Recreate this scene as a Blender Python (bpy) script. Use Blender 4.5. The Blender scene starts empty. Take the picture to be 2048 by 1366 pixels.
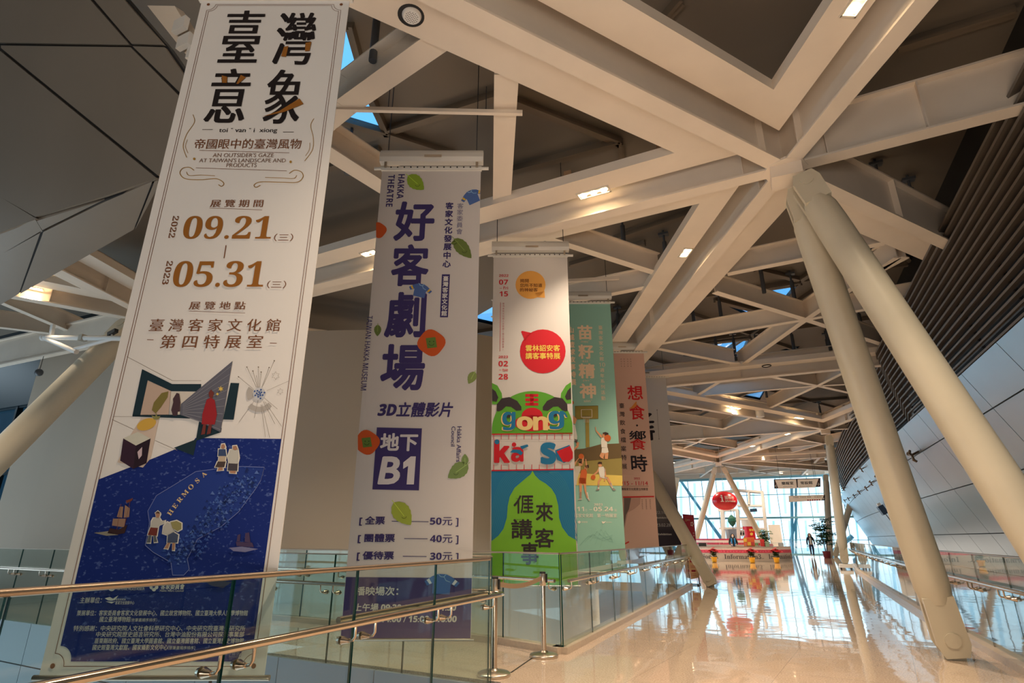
import bpy, bmesh, math, random
from mathutils import Vector as V, Matrix
from mathutils.geometry import tessellate_polygon, delaunay_2d_cdt
random.seed(7)
sc = bpy.context.scene
COL = sc.collection
PI = math.pi

# ------------------------------------------------------------------ camera
F = 1132.0                      # focal length in pixels of the 2048 x 1366 frame
PITCH = math.radians(19.19)
YAW = math.radians(24.1)        # +Y runs along the walkway; the camera looks left of it
H = 1.32
C = V((0, 0, H))
FH = V((-math.sin(YAW), math.cos(YAW), 0))
RT = V((math.cos(YAW), math.sin(YAW), 0))
UPZ = V((0, 0, 1))
FW = FH * math.cos(PITCH) + UPZ * math.sin(PITCH)
UP = -FH * math.sin(PITCH) + UPZ * math.cos(PITCH)
cd = bpy.data.cameras.new('camera')
cd.sensor_width = 36.0
cd.lens = F / 2048 * 36
cd.clip_end = 300
cam = bpy.data.objects.new('camera', cd)
COL.objects.link(cam)
cam.location = C
cam.rotation_euler = (PI / 2 + PITCH, 0, YAW)
sc.camera = cam

# ------------------------------------------------------------------ sky, exposure
sc.view_settings.view_transform = 'Standard'
sc.view_settings.look = 'None'
sc.view_settings.gamma = 1
sc.view_settings.use_curve_mapping = False
sc.view_settings.exposure = 0.6
w = bpy.data.worlds.new('sky')
sc.world = w
w.use_nodes = True
wb = w.node_tree.nodes['Background']
wb.inputs[0].default_value = (0.70, 0.88, 1.0, 1)
wb.inputs[1].default_value = 1.6


def area(name, loc, rot, sx, sy, watts, colour):
    l = bpy.data.lights.new(name, 'AREA')
    l.shape = 'RECTANGLE'
    l.size, l.size_y = sx, sy
    l.energy = watts
    l.color = colour
    o = bpy.data.objects.new(name, l)
    COL.objects.link(o)
    o.location = loc
    o.rotation_euler = rot
    return o


WARM = (1.0, 0.76, 0.53)
COLD = (0.55, 0.80, 1.0)
# added unseen fill, shining up through the side openings to lift the beam undersides
area('void_fill', (-7.0, 12.5, -2.7), (PI, 0, 0), 5, 6, 230, WARM)
area('void_fill', (-5.2, 2.6, -2.7), (PI, 0, 0), 4, 4, 34, (0.80, 0.90, 1.0))
area('void_fill', (-6.5, 24, -2.7), (PI, 0, 0), 5, 14, 550, WARM)
area('ramp_fill', (3.6, 36, -1.35), (PI, 0, 0), 1.0, 18, 90, (1, 0.86, 0.72))
# added unseen fill behind the camera, aimed up at the near beams
area('rear_fill', (0.0, -4.0, 0.4), (math.radians(158), 0, 0), 4, 2.5, 240, (1.0, 0.86, 0.72))
# added cold fill from the left, tinting the drum, cladding and right wall
area('cold_side_fill', (-15.0, 1.6, 0.6), (math.radians(90), 0, math.radians(-62)), 5, 4, 60, COLD)
area('cold_side_fill', (-17.5, 36, 3.2), (math.radians(90), 0, math.radians(-90)), 22, 5.5, 700, COLD)


def down_fill(x, y, watts):          # added bare spots without fittings, brightening the floor so its bounce lifts the beams
    l = bpy.data.lights.new('floor_fill', 'SPOT')
    l.energy = watts
    l.color = (1.0, 0.75, 0.51)
    l.spot_size = math.radians(95)
    l.spot_blend = 1.0
    l.shadow_soft_size = 0.06
    o = bpy.data.objects.new('floor_fill', l)
    COL.objects.link(o)
    o.location = (x, y, 6.2)


for x, y, k in ((-0.6, 2.2, 800), (0.3, 5.0, 800), (-1.0, 10.6, 600), (-0.6, 15.5, 500), (0.4, 22.5, 500), (0.2, 27, 500), (-1.5, 34, 900), (-1.0, 40.0, 900), (-5.0, 37, 900), (1.5, 44, 1000), (0.5, 52, 800), (-6, 47, 700), (-9.0, 6.9, 150), (-12.0, 4.6, 500), (-5.4, 6.6, 220)):
    down_fill(x, y, k)

# ------------------------------------------------------------------ pixel -> point on a real plane
def ray(px, py):
    return FW * F + RT * (px - 1024) + UP * (683 - py)


def onz(px, py, z=0.0):
    d = ray(px, py)
    return C + d * ((z - H) / d.z)


def onx(px, py, x):
    d = ray(px, py)
    return C + d * (x / d.x)


def ony(px, py, y):
    d = ray(px, py)
    return C + d * (y / d.y)


def onp(px, py, p0, n):
    d = ray(px, py)
    return C + d * ((V(p0) - C).dot(n) / d.dot(n))


# ------------------------------------------------------------------ materials
def lin(c):
    c = c / 255.0
    return c / 12.92 if c <= 0.04045 else ((c + 0.055) / 1.055) ** 2.4


def rgb(r, g, b):
    return (lin(r), lin(g), lin(b), 1)


MATS = {}


def mat(name, col, rough=0.6, metal=0.0, spec=0.5, noise=0.0, nscale=3.0, bump=0.0, bscale=40.0, emit=None, estr=0.0, stretch=None):
    if name in MATS:
        return MATS[name]
    m = bpy.data.materials.new(name)
    m.use_nodes = True
    nt = m.node_tree
    b = nt.nodes['Principled BSDF']
    b.inputs['Base Color'].default_value = rgb(*col)
    b.inputs['Roughness'].default_value = rough
    b.inputs['Metallic'].default_value = metal
    b.inputs['Specular IOR Level'].default_value = spec
    tc = nt.nodes.new('ShaderNodeTexCoord')
    vec = tc.outputs['Object']
    if stretch:
        mp = nt.nodes.new('ShaderNodeMapping')
        mp.inputs['Scale'].default_value = stretch
        nt.links.new(vec, mp.inputs[0])
        vec = mp.outputs[0]
    if noise:
        n = nt.nodes.new('ShaderNodeTexNoise')
        n.inputs['Scale'].default_value = nscale
        n.inputs['Detail'].default_value = 4
        nt.links.new(vec, n.inputs['Vector'])
        mx = nt.nodes.new('ShaderNodeMix')
        mx.data_type = 'RGBA'
        a = rgb(*[max(0, c * (1 - noise)) for c in col])
        z = rgb(*[min(255, c * (1 + noise)) for c in col])
        mx.inputs[6].default_value = a
        mx.inputs[7].default_value = z
        nt.links.new(n.outputs['Fac'], mx.inputs[0])
        nt.links.new(mx.outputs[2], b.inputs['Base Color'])
    if bump:
        n2 = nt.nodes.new('ShaderNodeTexNoise')
        n2.inputs['Scale'].default_value = bscale
        nt.links.new(vec, n2.inputs['Vector'])
        bp = nt.nodes.new('ShaderNodeBump')
        bp.inputs['Strength'].default_value = bump
        bp.inputs['Distance'].default_value = 0.02
        nt.links.new(n2.outputs['Fac'], bp.inputs['Height'])
        nt.links.new(bp.outputs[0], b.inputs['Normal'])
    if emit:
        b.inputs['Emission Color'].default_value = rgb(*emit)
        b.inputs['Emission Strength'].default_value = estr
    MATS[name] = m
    return m


def glass_mat(name, tint, rough=0.0, f0=0.045):
    if name in MATS:
        return MATS[name]
    m = bpy.data.materials.new(name)
    m.use_nodes = True
    nt = m.node_tree
    nt.nodes.clear()
    out = nt.nodes.new('ShaderNodeOutputMaterial')
    tr = nt.nodes.new('ShaderNodeBsdfTransparent')
    tr.inputs[0].default_value = tint
    gl = nt.nodes.new('ShaderNodeBsdfGlossy')
    gl.inputs['Roughness'].default_value = rough
    lw = nt.nodes.new('ShaderNodeLayerWeight')
    lw.inputs[0].default_value = 0.5
    p = nt.nodes.new('ShaderNodeMath')
    p.operation = 'POWER'
    p.inputs[1].default_value = 4.2
    nt.links.new(lw.outputs['Facing'], p.inputs[0])
    k = nt.nodes.new('ShaderNodeMath')
    k.operation = 'MULTIPLY_ADD'
    k.inputs[1].default_value = 1 - f0
    k.inputs[2].default_value = f0
    nt.links.new(p.outputs[0], k.inputs[0])
    mx = nt.nodes.new('ShaderNodeMixShader')
    nt.links.new(k.outputs[0], mx.inputs[0])
    nt.links.new(tr.outputs[0], mx.inputs[1])
    nt.links.new(gl.outputs[0], mx.inputs[2])
    nt.links.new(mx.outputs[0], out.inputs[0])
    MATS[name] = m
    return m


def P(r, g, b):                     # printed ink / paint on cloth
    return mat('ink_%d_%d_%d' % (r, g, b), (r, g, b), 0.75, spec=0.25)


M_BEAM = mat('beam_paint', (237, 223, 206), 0.5, noise=0.05, nscale=1.3, spec=0.3)
M_COLM = mat('column_paint', (206, 198, 178), 0.42, noise=0.04, nscale=2.0)
M_CEIL = mat('roof_panel', (122, 112, 100), 0.55, noise=0.05, nscale=0.6)
M_CFRM = mat('roof_panel_frame', (122, 108, 92), 0.5)
M_POST = mat('hanger_steel', (92, 96, 102), 0.4, metal=0.3)
M_DARK = mat('dark_steel', (38, 38, 40), 0.5)
M_SLAT = mat('slat_paint', (112, 102, 92), 0.5, noise=0.05)
M_STEEL = mat('stainless', (205, 190, 172), 0.18, metal=1.0)
M_STEELC = mat('satin_stainless', (196, 186, 172), 0.3, metal=1.0)
M_WHITE = mat('white_paint', (232, 230, 226), 0.45)
M_BLACK = mat('black_plastic', (22, 22, 24), 0.45)
M_STONE = mat('kerb_stone', (196, 180, 162), 0.35, noise=0.08, nscale=30)
M_GLASS = glass_mat('railing_glass', (0.89, 0.955, 0.935, 1))
M_GEDGE = mat('glass_edge', (20, 66, 62), 0.15)
M_SKYG = glass_mat('skylight_pane', (0.34, 0.58, 0.78, 1))
M_WIN = glass_mat('window_glass', (0.86, 0.955, 0.99, 1))
M_BLUEST = mat('facade_steel', (128, 184, 202), 0.4, metal=0.0)
M_CLOTH = mat('banner_cloth', (226, 221, 216), 0.85, noise=0.02, nscale=200, spec=0.2)
M_GOLD = (150, 96, 36)


def floor_mat():
    m = bpy.data.materials.new('polished_terrazzo')
    m.use_nodes = True
    nt = m.node_tree
    b = nt.nodes['Principled BSDF']
    tc = nt.nodes.new('ShaderNodeTexCoord')
    n = nt.nodes.new('ShaderNodeTexNoise')
    n.inputs['Scale'].default_value = 60
    n.inputs['Detail'].default_value = 5
    nt.links.new(tc.outputs['Object'], n.inputs['Vector'])
    r = nt.nodes.new('ShaderNodeValToRGB')
    r.color_ramp.elements[0].position = 0.35
    r.color_ramp.elements[0].color = rgb(188, 166, 146)
    r.color_ramp.elements[1].position = 0.65
    r.color_ramp.elements[1].color = rgb(222, 204, 186)
    nt.links.new(n.outputs['Fac'], r.inputs[0])
    # thin joints of the 1.2 m slabs
    mp = nt.nodes.new('ShaderNodeMapping')
    mp.inputs['Rotation'].default_value = (0, 0, math.radians(8))
    nt.links.new(tc.outputs['Object'], mp.inputs[0])
    br = nt.nodes.new('ShaderNodeTexBrick')
    br.offset = 0
    br.inputs['Scale'].default_value = 1
    br.inputs['Mortar Size'].default_value = 0.003
    br.inputs['Brick Width'].default_value = 1.2
    br.inputs['Row Height'].default_value = 1.2
    br.inputs['Color1'].default_value = (1, 1, 1, 1)
    br.inputs['Color2'].default_value = (0.96, 0.96, 0.96, 1)
    br.inputs['Mortar'].default_value = (0.72, 0.7, 0.68, 1)
    nt.links.new(mp.outputs[0], br.inputs['Vector'])
    mx = nt.nodes.new('ShaderNodeMix')
    mx.data_type = 'RGBA'
    mx.blend_type = 'MULTIPLY'
    mx.inputs[0].default_value = 1
    nt.links.new(r.outputs[0], mx.inputs[6])
    nt.links.new(br.outputs['Color'], mx.inputs[7])
    nt.links.new(mx.outputs[2], b.inputs['Base Color'])
    b.inputs['Roughness'].default_value = 0.05
    b.inputs['IOR'].default_value = 1.6
    b.inputs['Coat Weight'].default_value = 0.5
    b.inputs['Coat Roughness'].default_value = 0.02
    n2 = nt.nodes.new('ShaderNodeTexNoise')
    n2.inputs['Scale'].default_value = 2.6
    n2.inputs['Detail'].default_value = 1
    nt.links.new(tc.outputs['Object'], n2.inputs['Vector'])
    bp = nt.nodes.new('ShaderNodeBump')
    bp.inputs['Strength'].default_value = 0.10
    bp.inputs['Distance'].default_value = 0.02
    nt.links.new(n2.outputs['Fac'], bp.inputs['Height'])
    nt.links.new(bp.outputs[0], b.inputs['Normal'])
    nt.links.new(bp.outputs[0], b.inputs['Coat Normal'])
    return m


M_FLOOR = floor_mat()


# ------------------------------------------------------------------ mesh builder
class MB:
    def __init__(s):
        s.v, s.f, s.m, s.mats = [], [], [], []
        s.cur = 0

    def use(s, m):
        if m not in s.mats:
            s.mats.append(m)
        s.cur = s.mats.index(m)
        return s

    def add(s, vs, fs):
        k = len(s.v)
        s.v += [tuple(p) for p in vs]
        for f in fs:
            s.f.append([i + k for i in f])
            s.m.append(s.cur)
        return s

    def hexa(s, b, t):               # two rings of n points: bottom and top
        n = len(b)
        fs = [list(range(n))[::-1], [n + i for i in range(n)]]
        for i in range(n):
            j = (i + 1) % n
            fs.append([i, j, n + j, n + i])
        return s.add(list(b) + list(t), fs)

    def box(s, c, size, ax=None):    # ax: three unit axes
        c = V(c)
        X, Y, Z = ax or (V((1, 0, 0)), V((0, 1, 0)), V((0, 0, 1)))
        hx, hy, hz = [q / 2 for q in size]
        r = [(-1, -1), (1, -1), (1, 1), (-1, 1)]
        return s.hexa([c + X * a * hx + Y * b * hy - Z * hz for a, b in r],
                      [c + X * a * hx + Y * b * hy + Z * hz for a, b in r])

    def bar(s, p0, p1, wd, ht, up=V((0, 0, 1))):   # box from p0 to p1
        p0, p1 = V(p0), V(p1)
        d = p1 - p0
        L = d.length
        if L < 1e-6:
            return s
        d = d / L
        sd = d.cross(up)
        if sd.length < 1e-4:
            sd = d.cross(V((1, 0, 0)))
        sd.normalize()
        u = sd.cross(d).normalized()
        return s.box((p0 + p1) / 2, (L, wd, ht), (d, sd, u))

    def tube(s, pts, r, n=12, cap=True):
        pts = [V(p) for p in pts]
        rs = r if isinstance(r, (list, tuple)) else [r] * len(pts)
        rings, pu = [], None
        for i, p in enumerate(pts):
            a = pts[max(i - 1, 0)]
            b = pts[min(i + 1, len(pts) - 1)]
            d = (b - a).normalized()
            if pu is None:
                pu = V((0, 0, 1)) if abs(d.z) < 0.9 else V((1, 0, 0))
            sd = d.cross(pu).normalized()
            pu = sd.cross(d).normalized()
            rings.append([p + (sd * math.cos(2 * PI * k / n) + pu * math.sin(2 * PI * k / n)) * rs[i] for k in range(n)])
        fs = []
        for i in range(len(rings) - 1):
            for k in range(n):
                j = (k + 1) % n
                fs.append([i * n + k, i * n + j, (i + 1) * n + j, (i + 1) * n + k])
        if cap:
            fs.append(list(range(n))[::-1])
            fs.append([(len(rings) - 1) * n + k for k in range(n)])
        return s.add([q for rg in rings for q in rg], fs)

    def lathe(s, c, prof, n=20):     # prof: (radius, z) about a vertical axis through c
        c = V(c)
        vs, fs = [], []
        for r, z in prof:
            for k in range(n):
                a = 2 * PI * k / n
                vs.append(c + V((r * math.cos(a), r * math.sin(a), z)))
        for i in range(len(prof) - 1):
            for k in range(n):
                j = (k + 1) % n
                fs.append([i * n + k, i * n + j, (i + 1) * n + j, (i + 1) * n + k])
        fs.append(list(range(n))[::-1])
        fs.append([(len(prof) - 1) * n + k for k in range(n)])
        return s.add(vs, fs)

    def ball(s, c, rx, ry=None, rz=None, n=14, ax=None):
        c = V(c)
        ry = rx if ry is None else ry
        rz = rx if rz is None else rz
        X, Y, Z = ax or (V((1, 0, 0)), V((0, 1, 0)), V((0, 0, 1)))
        vs, fs = [], []
        m = max(5, n // 2)
        for i in range(1, m):
            t = PI * i / m
            for k in range(n):
                a = 2 * PI * k / n
                vs.append(c + X * rx * math.sin(t) * math.cos(a) + Y * ry * math.sin(t) * math.sin(a) + Z * rz * math.cos(t))
        for i in range(m - 2):
            for k in range(n):
                j = (k + 1) % n
                fs.append([i * n + k, (i + 1) * n + k, (i + 1) * n + j, i * n + j])
        vs += [c + Z * rz, c - Z * rz]
        a, b = len(vs) - 2, len(vs) - 1
        for k in range(n):
            j = (k + 1) % n
            fs.append([a, k, j])
            fs.append([b, (m - 2) * n + j, (m - 2) * n + k])
        return s.add(vs, fs)

    def poly(s, pts):                # one flat polygon, triangulated
        pts = [V(p) for p in pts]
        tri = tessellate_polygon([pts])
        return s.add(pts, [list(t) for t in tri])

    def slab(s, pts, off):           # polygon thickened by the vector off
        pts = [V(p) for p in pts]
        off = V(off)
        n = len(pts)
        tri = [list(t) for t in tessellate_polygon([pts])]
        fs = [t for t in tri] + [[i + n for i in t[::-1]] for t in tri]
        for i in range(n):
            j = (i + 1) % n
            fs.append([i, j, n + j, n + i])
        return s.add(pts + [p + off for p in pts], fs)

    def build(s, name, parent=None, smooth=True, loc=None):
        off = V((0, 0, 0))
        if parent is not None:
            q = parent
            while q is not None:
                off += V(q.location)
                q = q.parent
        elif loc is not None:
            off = V(loc)
        me = bpy.data.meshes.new(name)
        me.from_pydata([tuple(V(p) - off) for p in s.v], [], s.f)
        for m in s.mats:
            me.materials.append(m)
        if len(s.mats) > 1:
            me.polygons.foreach_set('material_index', s.m)
        bm = bmesh.new()
        bm.from_mesh(me)
        if smooth is not None:
            bmesh.ops.recalc_face_normals(bm, faces=bm.faces)
        bm.to_mesh(me)
        bm.free()
        if smooth:
            me.polygons.foreach_set('use_smooth', [True] * len(me.polygons))
            me.set_sharp_from_angle(angle=math.radians(38))
        me.update()
        o = bpy.data.objects.new(name, me)
        COL.objects.link(o)
        if parent is not None:
            o.parent = parent
        elif loc is not None:
            o.location = loc
        return o


def mb(m):
    return MB().use(m)


def thing(name, label, cat, loc=(0, 0, 0), group=None):
    o = bpy.data.objects.new(name, None)
    o.empty_display_size = 0.2
    COL.objects.link(o)
    o.location = loc
    return tag(o, label, cat, group)


def tag(o, label, cat, group=None):
    o['label'] = label
    o['category'] = cat
    if group:
        o['group'] = group
    return o


def struct(o, label=None, cat=None):
    o['kind'] = 'structure'
    if label:
        o['label'] = label
        o['category'] = cat
    return o


def copy_tree(o, loc, label):
    c = o.copy()
    COL.objects.link(c)
    c.location = loc
    c['label'] = label
    for ch in list(o.children):
        d = ch.copy()
        COL.objects.link(d)
        d.parent = c
        for g in list(ch.children):
            e = g.copy()
            COL.objects.link(e)
            e.parent = d
    return c


# ------------------------------------------------------------------ lettering
GC, GL = {}, {}


def glyph(s, bold=0.0):
    k = (s, bold)
    if k in GC:
        return GC[k]
    cu = bpy.data.curves.new('lettering', 'FONT')
    cu.body = s
    cu.resolution_u = 3
    o = bpy.data.objects.new('lettering', cu)
    me = o.to_mesh()
    v0 = [(v.co.x, v.co.y) for v in me.vertices]
    f0 = [list(p.vertices) for p in me.polygons]
    o.to_mesh_clear()
    bpy.data.objects.remove(o)
    bpy.data.curves.remove(cu)
    n = 0 if bold < 0.006 else (2 if bold < 0.016 else (4 if bold < 0.03 else 8))
    vs, fs = list(v0), list(f0)      # heavier weights: the outline repeated round a small circle
    for i in range(n):
        a = 2 * PI * i / n + 0.4
        dx, dy, b = bold * math.cos(a), bold * math.sin(a), len(vs)
        vs += [(x + dx, y + dy) for x, y in v0]
        fs += [[j + b for j in f] for f in f0]
    GC[k] = (vs, fs)
    GL[id(vs)] = len(v0)
    return GC[k]


def bbox(vs):
    xs = [a for a, b in vs]
    ys = [b for a, b in vs]
    return min(xs), min(ys), max(xs), max(ys)


class Print:
    """Printed design on a flat sheet: p0 a point on it, X to the right, Y up, N towards the reader."""

    def __init__(s, p0, X, Y, N):
        s.p0, s.X, s.Y, s.N = V(p0), V(X), V(Y), V(N)
        s.b = MB()
        s.l = 0

    def layer(s, n):
        s.l = n
        return s

    def ink(s, *c):
        s.b.use(P(*c))
        return s

    def uv(s, px, py):
        q = onp(px, py, s.p0, s.N) - s.p0
        return q.dot(s.X), q.dot(s.Y)

    def pt(s, u, v):
        return s.p0 + s.X * u + s.Y * v + s.N * (0.004 + 0.002 * s.l)

    def raw(s, uvs, fs, n0=0):           # n0: vertices of each overlapping copy, lifted a hair apart
        if n0:
            s.b.add([s.pt(u, v) + s.N * (0.00015 * (i // n0)) for i, (u, v) in enumerate(uvs)], fs)
        else:
            s.b.add([s.pt(u, v) for u, v in uvs], fs)

    def polyuv(s, uvs):
        tri = tessellate_polygon([[V((u, v, 0)) for u, v in uvs]])
        s.raw(uvs, [list(t) for t in tri])
        return s

    def poly(s, pts):
        return s.polyuv([s.uv(*p) for p in pts])

    def ell(s, px, py, rx, ry, n=28, a0=0, a1=360):
        return s.poly([(px + rx * math.cos(math.radians(a0 + (a1 - a0) * k / n)), py + ry * math.sin(math.radians(a0 + (a1 - a0) * k / n))) for k in range(n if a1 - a0 == 360 else n + 1)])

    def rect(s, x0, y0, x1, y1):
        return s.poly([(x0, y0), (x1, y0), (x1, y1), (x0, y1)])

    def strokeuv(s, q, w, closed=False):
        if closed:
            q = q + [q[0], q[1]]
        for i in range(len(q) - 1):
            (a, b), (c, d) = q[i], q[i + 1]
            L = math.hypot(c - a, d - b)
            if L < 1e-6:
                continue
            ex, ey = (c - a) / L * w * 0.3, (d - b) / L * w * 0.3
            nx, ny = -(d - b) / L * w / 2, (c - a) / L * w / 2
            s.raw([(a - ex + nx, b - ey + ny), (a - ex - nx, b - ey - ny), (c + ex - nx, d + ey - ny), (c + ex + nx, d + ey + ny)], [[0, 1, 2, 3]])
        return s

    def stroke(s, pts, wpx, closed=False):
        q = [s.uv(*p) for p in pts]
        a = s.uv(*pts[0])
        b = s.uv(pts[0][0] + wpx, pts[0][1])
        return s.strokeuv(q, abs(b[0] - a[0]), closed)

    def place(s, vs, fs, u0, v0, u1, v1, slant=0.0, bb=None, rot=0):
        if not vs:
            return
        x0, y0, x1, y1 = bb or bbox(vs)
        W, Hh = max(x1 - x0, 1e-6), max(y1 - y0, 1e-6)
        out = []
        for x, y in vs:
            a, b = (x - x0) / W, (y - y0) / Hh
            if rot == 90:            # reads from top to bottom
                a, b = b, 1 - a
            u = u0 + a * (u1 - u0)
            v = v0 + b * (v1 - v0)
            out.append((u + slant * (v - v0), v))
        s.raw(out, fs, GL.get(id(vs), 0))

    def text(s, st, xl, xr, yc, h, bold=0.012, slant=0.0, dy=0.0):
        """one line: left and right pixel, pixel row of its middle, pixel height"""
        xm = (xl + xr) / 2
        u0, u1 = s.uv(xl, yc - dy / 2)[0], s.uv(xr, yc + dy / 2)[0]
        v1, v0 = s.uv(xm, yc - h / 2)[1], s.uv(xm, yc + h / 2)[1]
        vs, fs = glyph(st, bold)
        s.place(vs, fs, u0, v0, u1, v1, slant)
        return s

    def vtext(s, st, xt, yt, xb, yb, wpx, bold=0.02):
        """a column of characters from the top to the bottom pixel"""
        n = len(st)
        a, b = s.uv(xt, yt), s.uv(xb, yb)
        ww = abs(s.uv(xt + wpx, yt)[0] - a[0])
        cell = (a[1] - b[1]) / n
        for i, ch in enumerate(st):
            t = (i + 0.5) / n
            cu, cv = a[0] + (b[0] - a[0]) * t, a[1] + (b[1] - a[1]) * t
            vs, fs = glyph(ch, bold)
            if not vs:
                continue
            x0, y0, x1, y1 = bbox(vs)
            k = ww
            ky = min(ww, cell) if cell < ww * 1.6 else ww
            s.place(vs, fs, cu - (x1 - x0) * k / 2, cv - (y1 - y0) * ky / 2, cu + (x1 - x0) * k / 2, cv + (y1 - y0) * ky / 2)
        return s

    def rtext(s, st, xt, yt, xb, yb, wpx, bold=0.012):
        """a line turned a quarter clockwise, read from top to bottom"""
        a, b = s.uv(xt, yt), s.uv(xb, yb)
        ww = abs(s.uv(xt + wpx, yt)[0] - a[0])
        cu = (a[0] + b[0]) / 2
        vs, fs = glyph(st, bold)
        s.place(vs, fs, cu - ww / 2, b[1], cu + ww / 2, a[1], rot=90)
        return s

    def ming(s, ch, xc, yc, wd, ht):
        """a Ming-style character: thin horizontals, heavy verticals"""
        u0, v0 = s.uv(xc - wd / 2, yc + ht / 2)[0], s.uv(xc, yc + ht / 2)[1]
        u1, v1 = s.uv(xc + wd / 2, yc - ht / 2)[0], s.uv(xc, yc - ht / 2)[1]
        vs, fs = glyph(ch, 0)
        e = (u1 - u0) * 0.055
        for k in range(6):
            o = e * (k / 5.0 - 0.5)
            s.l += 0.08
            s.place(vs, fs, u0 + e / 2 + o, v0, u1 - e / 2 + o, v1)
        s.l = round(s.l - 0.48, 3)
        return s

    def build(s, name, parent):
        return s.b.build(name, parent, smooth=None)


def serif(st):                       # digits and capitals with serifs
    out = ''
    for ch in st:
        if ch.isdigit():
            out += chr(0x1D7CE + int(ch))
        elif 'A' <= ch <= 'Z':
            out += chr(0x1D400 + ord(ch) - 65)
        elif 'a' <= ch <= 'z':
            out += chr(0x1D41A + ord(ch) - 97)
        else:
            out += ch
    return out


def sans(st, bold=True):             # bold (or plain) sans digits and letters
    out = ''
    for ch in st:
        if ch.isdigit():
            out += chr((0x1D7EC if bold else 0x1D7E2) + int(ch))
        elif 'A' <= ch <= 'Z':
            out += chr((0x1D5D4 if bold else 0x1D5A0) + ord(ch) - 65)
        elif 'a' <= ch <= 'z':
            out += chr((0x1D5EE if bold else 0x1D5BA) + ord(ch) - 97)
        else:
            out += ch
    return out
# ================================================================== FLOORS
def xs_right(y):                    # right edge of the walkway
    pts = [(-8, 2.05), (8.46, 2.2), (13, 2.26), (20, 2.5), (29.6, 2.9), (40, 3.7), (50, 4.9), (58, 6.2)]
    for (a, b), (c, d) in zip(pts, pts[1:]):
        if y <= c:
            return b + (d - b) * (y - a) / (c - a)
    return pts[-1][1]


ys = [-7, -2, 3, 8.46, 13, 20, 29.6, 36, 40, 45, 50, 54, 58]
fl = [(-2.66, -7)] + [(xs_right(y) + 0.12, y) for y in ys] + [(-18, 58), (-18, 20.5), (-2.66, 19.2)]
struct(mb(M_FLOOR).slab([(x, y, 0) for x, y in fl], (0, 0, -0.25)).build('floor'))
br = [(-2.66, 5.70), (-2.66, 7.35), (-3.67, 7.75), (-7.0, 8.2), (-9.6, 10.2), (-12, 9.6), (-18.6, 8.9), (-18.6, 6.8), (-5.2, 5.86)]
struct(mb(M_FLOOR).slab([(x, y, 0) for x, y in br], (0, 0, -0.25)).build('floor_bridge'))
M_LOW = mat('lower_floor', (150, 158, 164), 0.5, noise=0.06, nscale=0.7)
struct(mb(M_LOW).box((-9, 20, -3.1), (24, 78, 0.2)).box((6, 26, -1.55), (7.6, 68, 0.2)).build('floor_lower'))
# facing of the bridge edge seen below its railing, in jointed blue grey panels
M_FACE = mat('edge_facing', (150, 166, 180), 0.4, noise=0.03, nscale=0.8)
fb = mb(M_FACE)
P0, P1 = V((-2.7, 5.62, 0)), V((-16.0, 6.62, 0))
dv = (P1 - P0)
L = dv.length
dv.normalize()
nv = V((dv.y, -dv.x, 0))
if nv.y > 0:
    nv = -nv
k = 0.0
while k < L:
    for z0, z1 in ((-0.62, -0.02), (-1.5, -0.64), (-3.0, -1.52)):
        c = P0 + dv * (k + 0.74) + V((0, 0, (z0 + z1) / 2))
        fb.box(c, (1.465, 0.05, z1 - z0), (dv, nv, V((0, 0, 1))))
    k += 1.48
struct(fb.build('trim_1'))

# ================================================================== CEILING
HOLES = [
    [(640, 50), (700, 52), (735, 180), (775, 268), (640, 228)],
    [(1524, 578), (1600, 566), (1572, 600)],
    [(1380, 690), (1500, 676), (1478, 722), (1366, 712)],
    [(1430, 600), (1468, 604), (1540, 628), (1500, 634)],
    [(1600, 754), (1655, 738), (1696, 742), (1640, 758)],
    [(1222, 660), (1262, 616), (1270, 640), (1250, 670)],
    [(1548, 372), (1592, 378), (1566, 398)],
    [(1690, 420), (1740, 428), (1700, 436)],
    [(940, 640), (985, 614), (985, 650)],
    [(1480, 792), (1530, 782), (1520, 800)],
    [(1330, 770), (1372, 742), (1380, 766)],
    [(1560, 700), (1600, 692), (1590, 702)],
]
ZC = 8.0
outer = [(-26, -8), (4.2, -8), (4.2, 20), (7.5, 59), (-26, 59)]
vsx, faces = list(outer), [list(range(5))]
for h in HOLES:
    q = [onz(x, y, ZC) for x, y in h]
    faces.append(list(range(len(vsx), len(vsx) + len(q))))
    vsx += [(p.x, p.y) for p in q]
res = delaunay_2d_cdt([V(p) for p in vsx], [], faces, 1, 1e-4)
cb = mb(M_CEIL)
keep = [f for f, og in zip(res[2], res[5]) if og == [0]]
cb.add([(p.x, p.y, ZC) for p in res[0]], keep)
cb.add([(p.x, p.y, ZC + 0.12) for p in res[0]], keep)
ceil = struct(cb.build('ceiling', smooth=False))
fr = mb(M_CFRM)


def frame_line(a, b, z=ZC):
    fr.bar(onz(*a, z - 0.07), onz(*b, z - 0.07), 0.11, 0.14)
    fr.bar(onz(*a, z - 0.16), onz(*b, z - 0.16), 0.05, 0.05)


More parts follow.
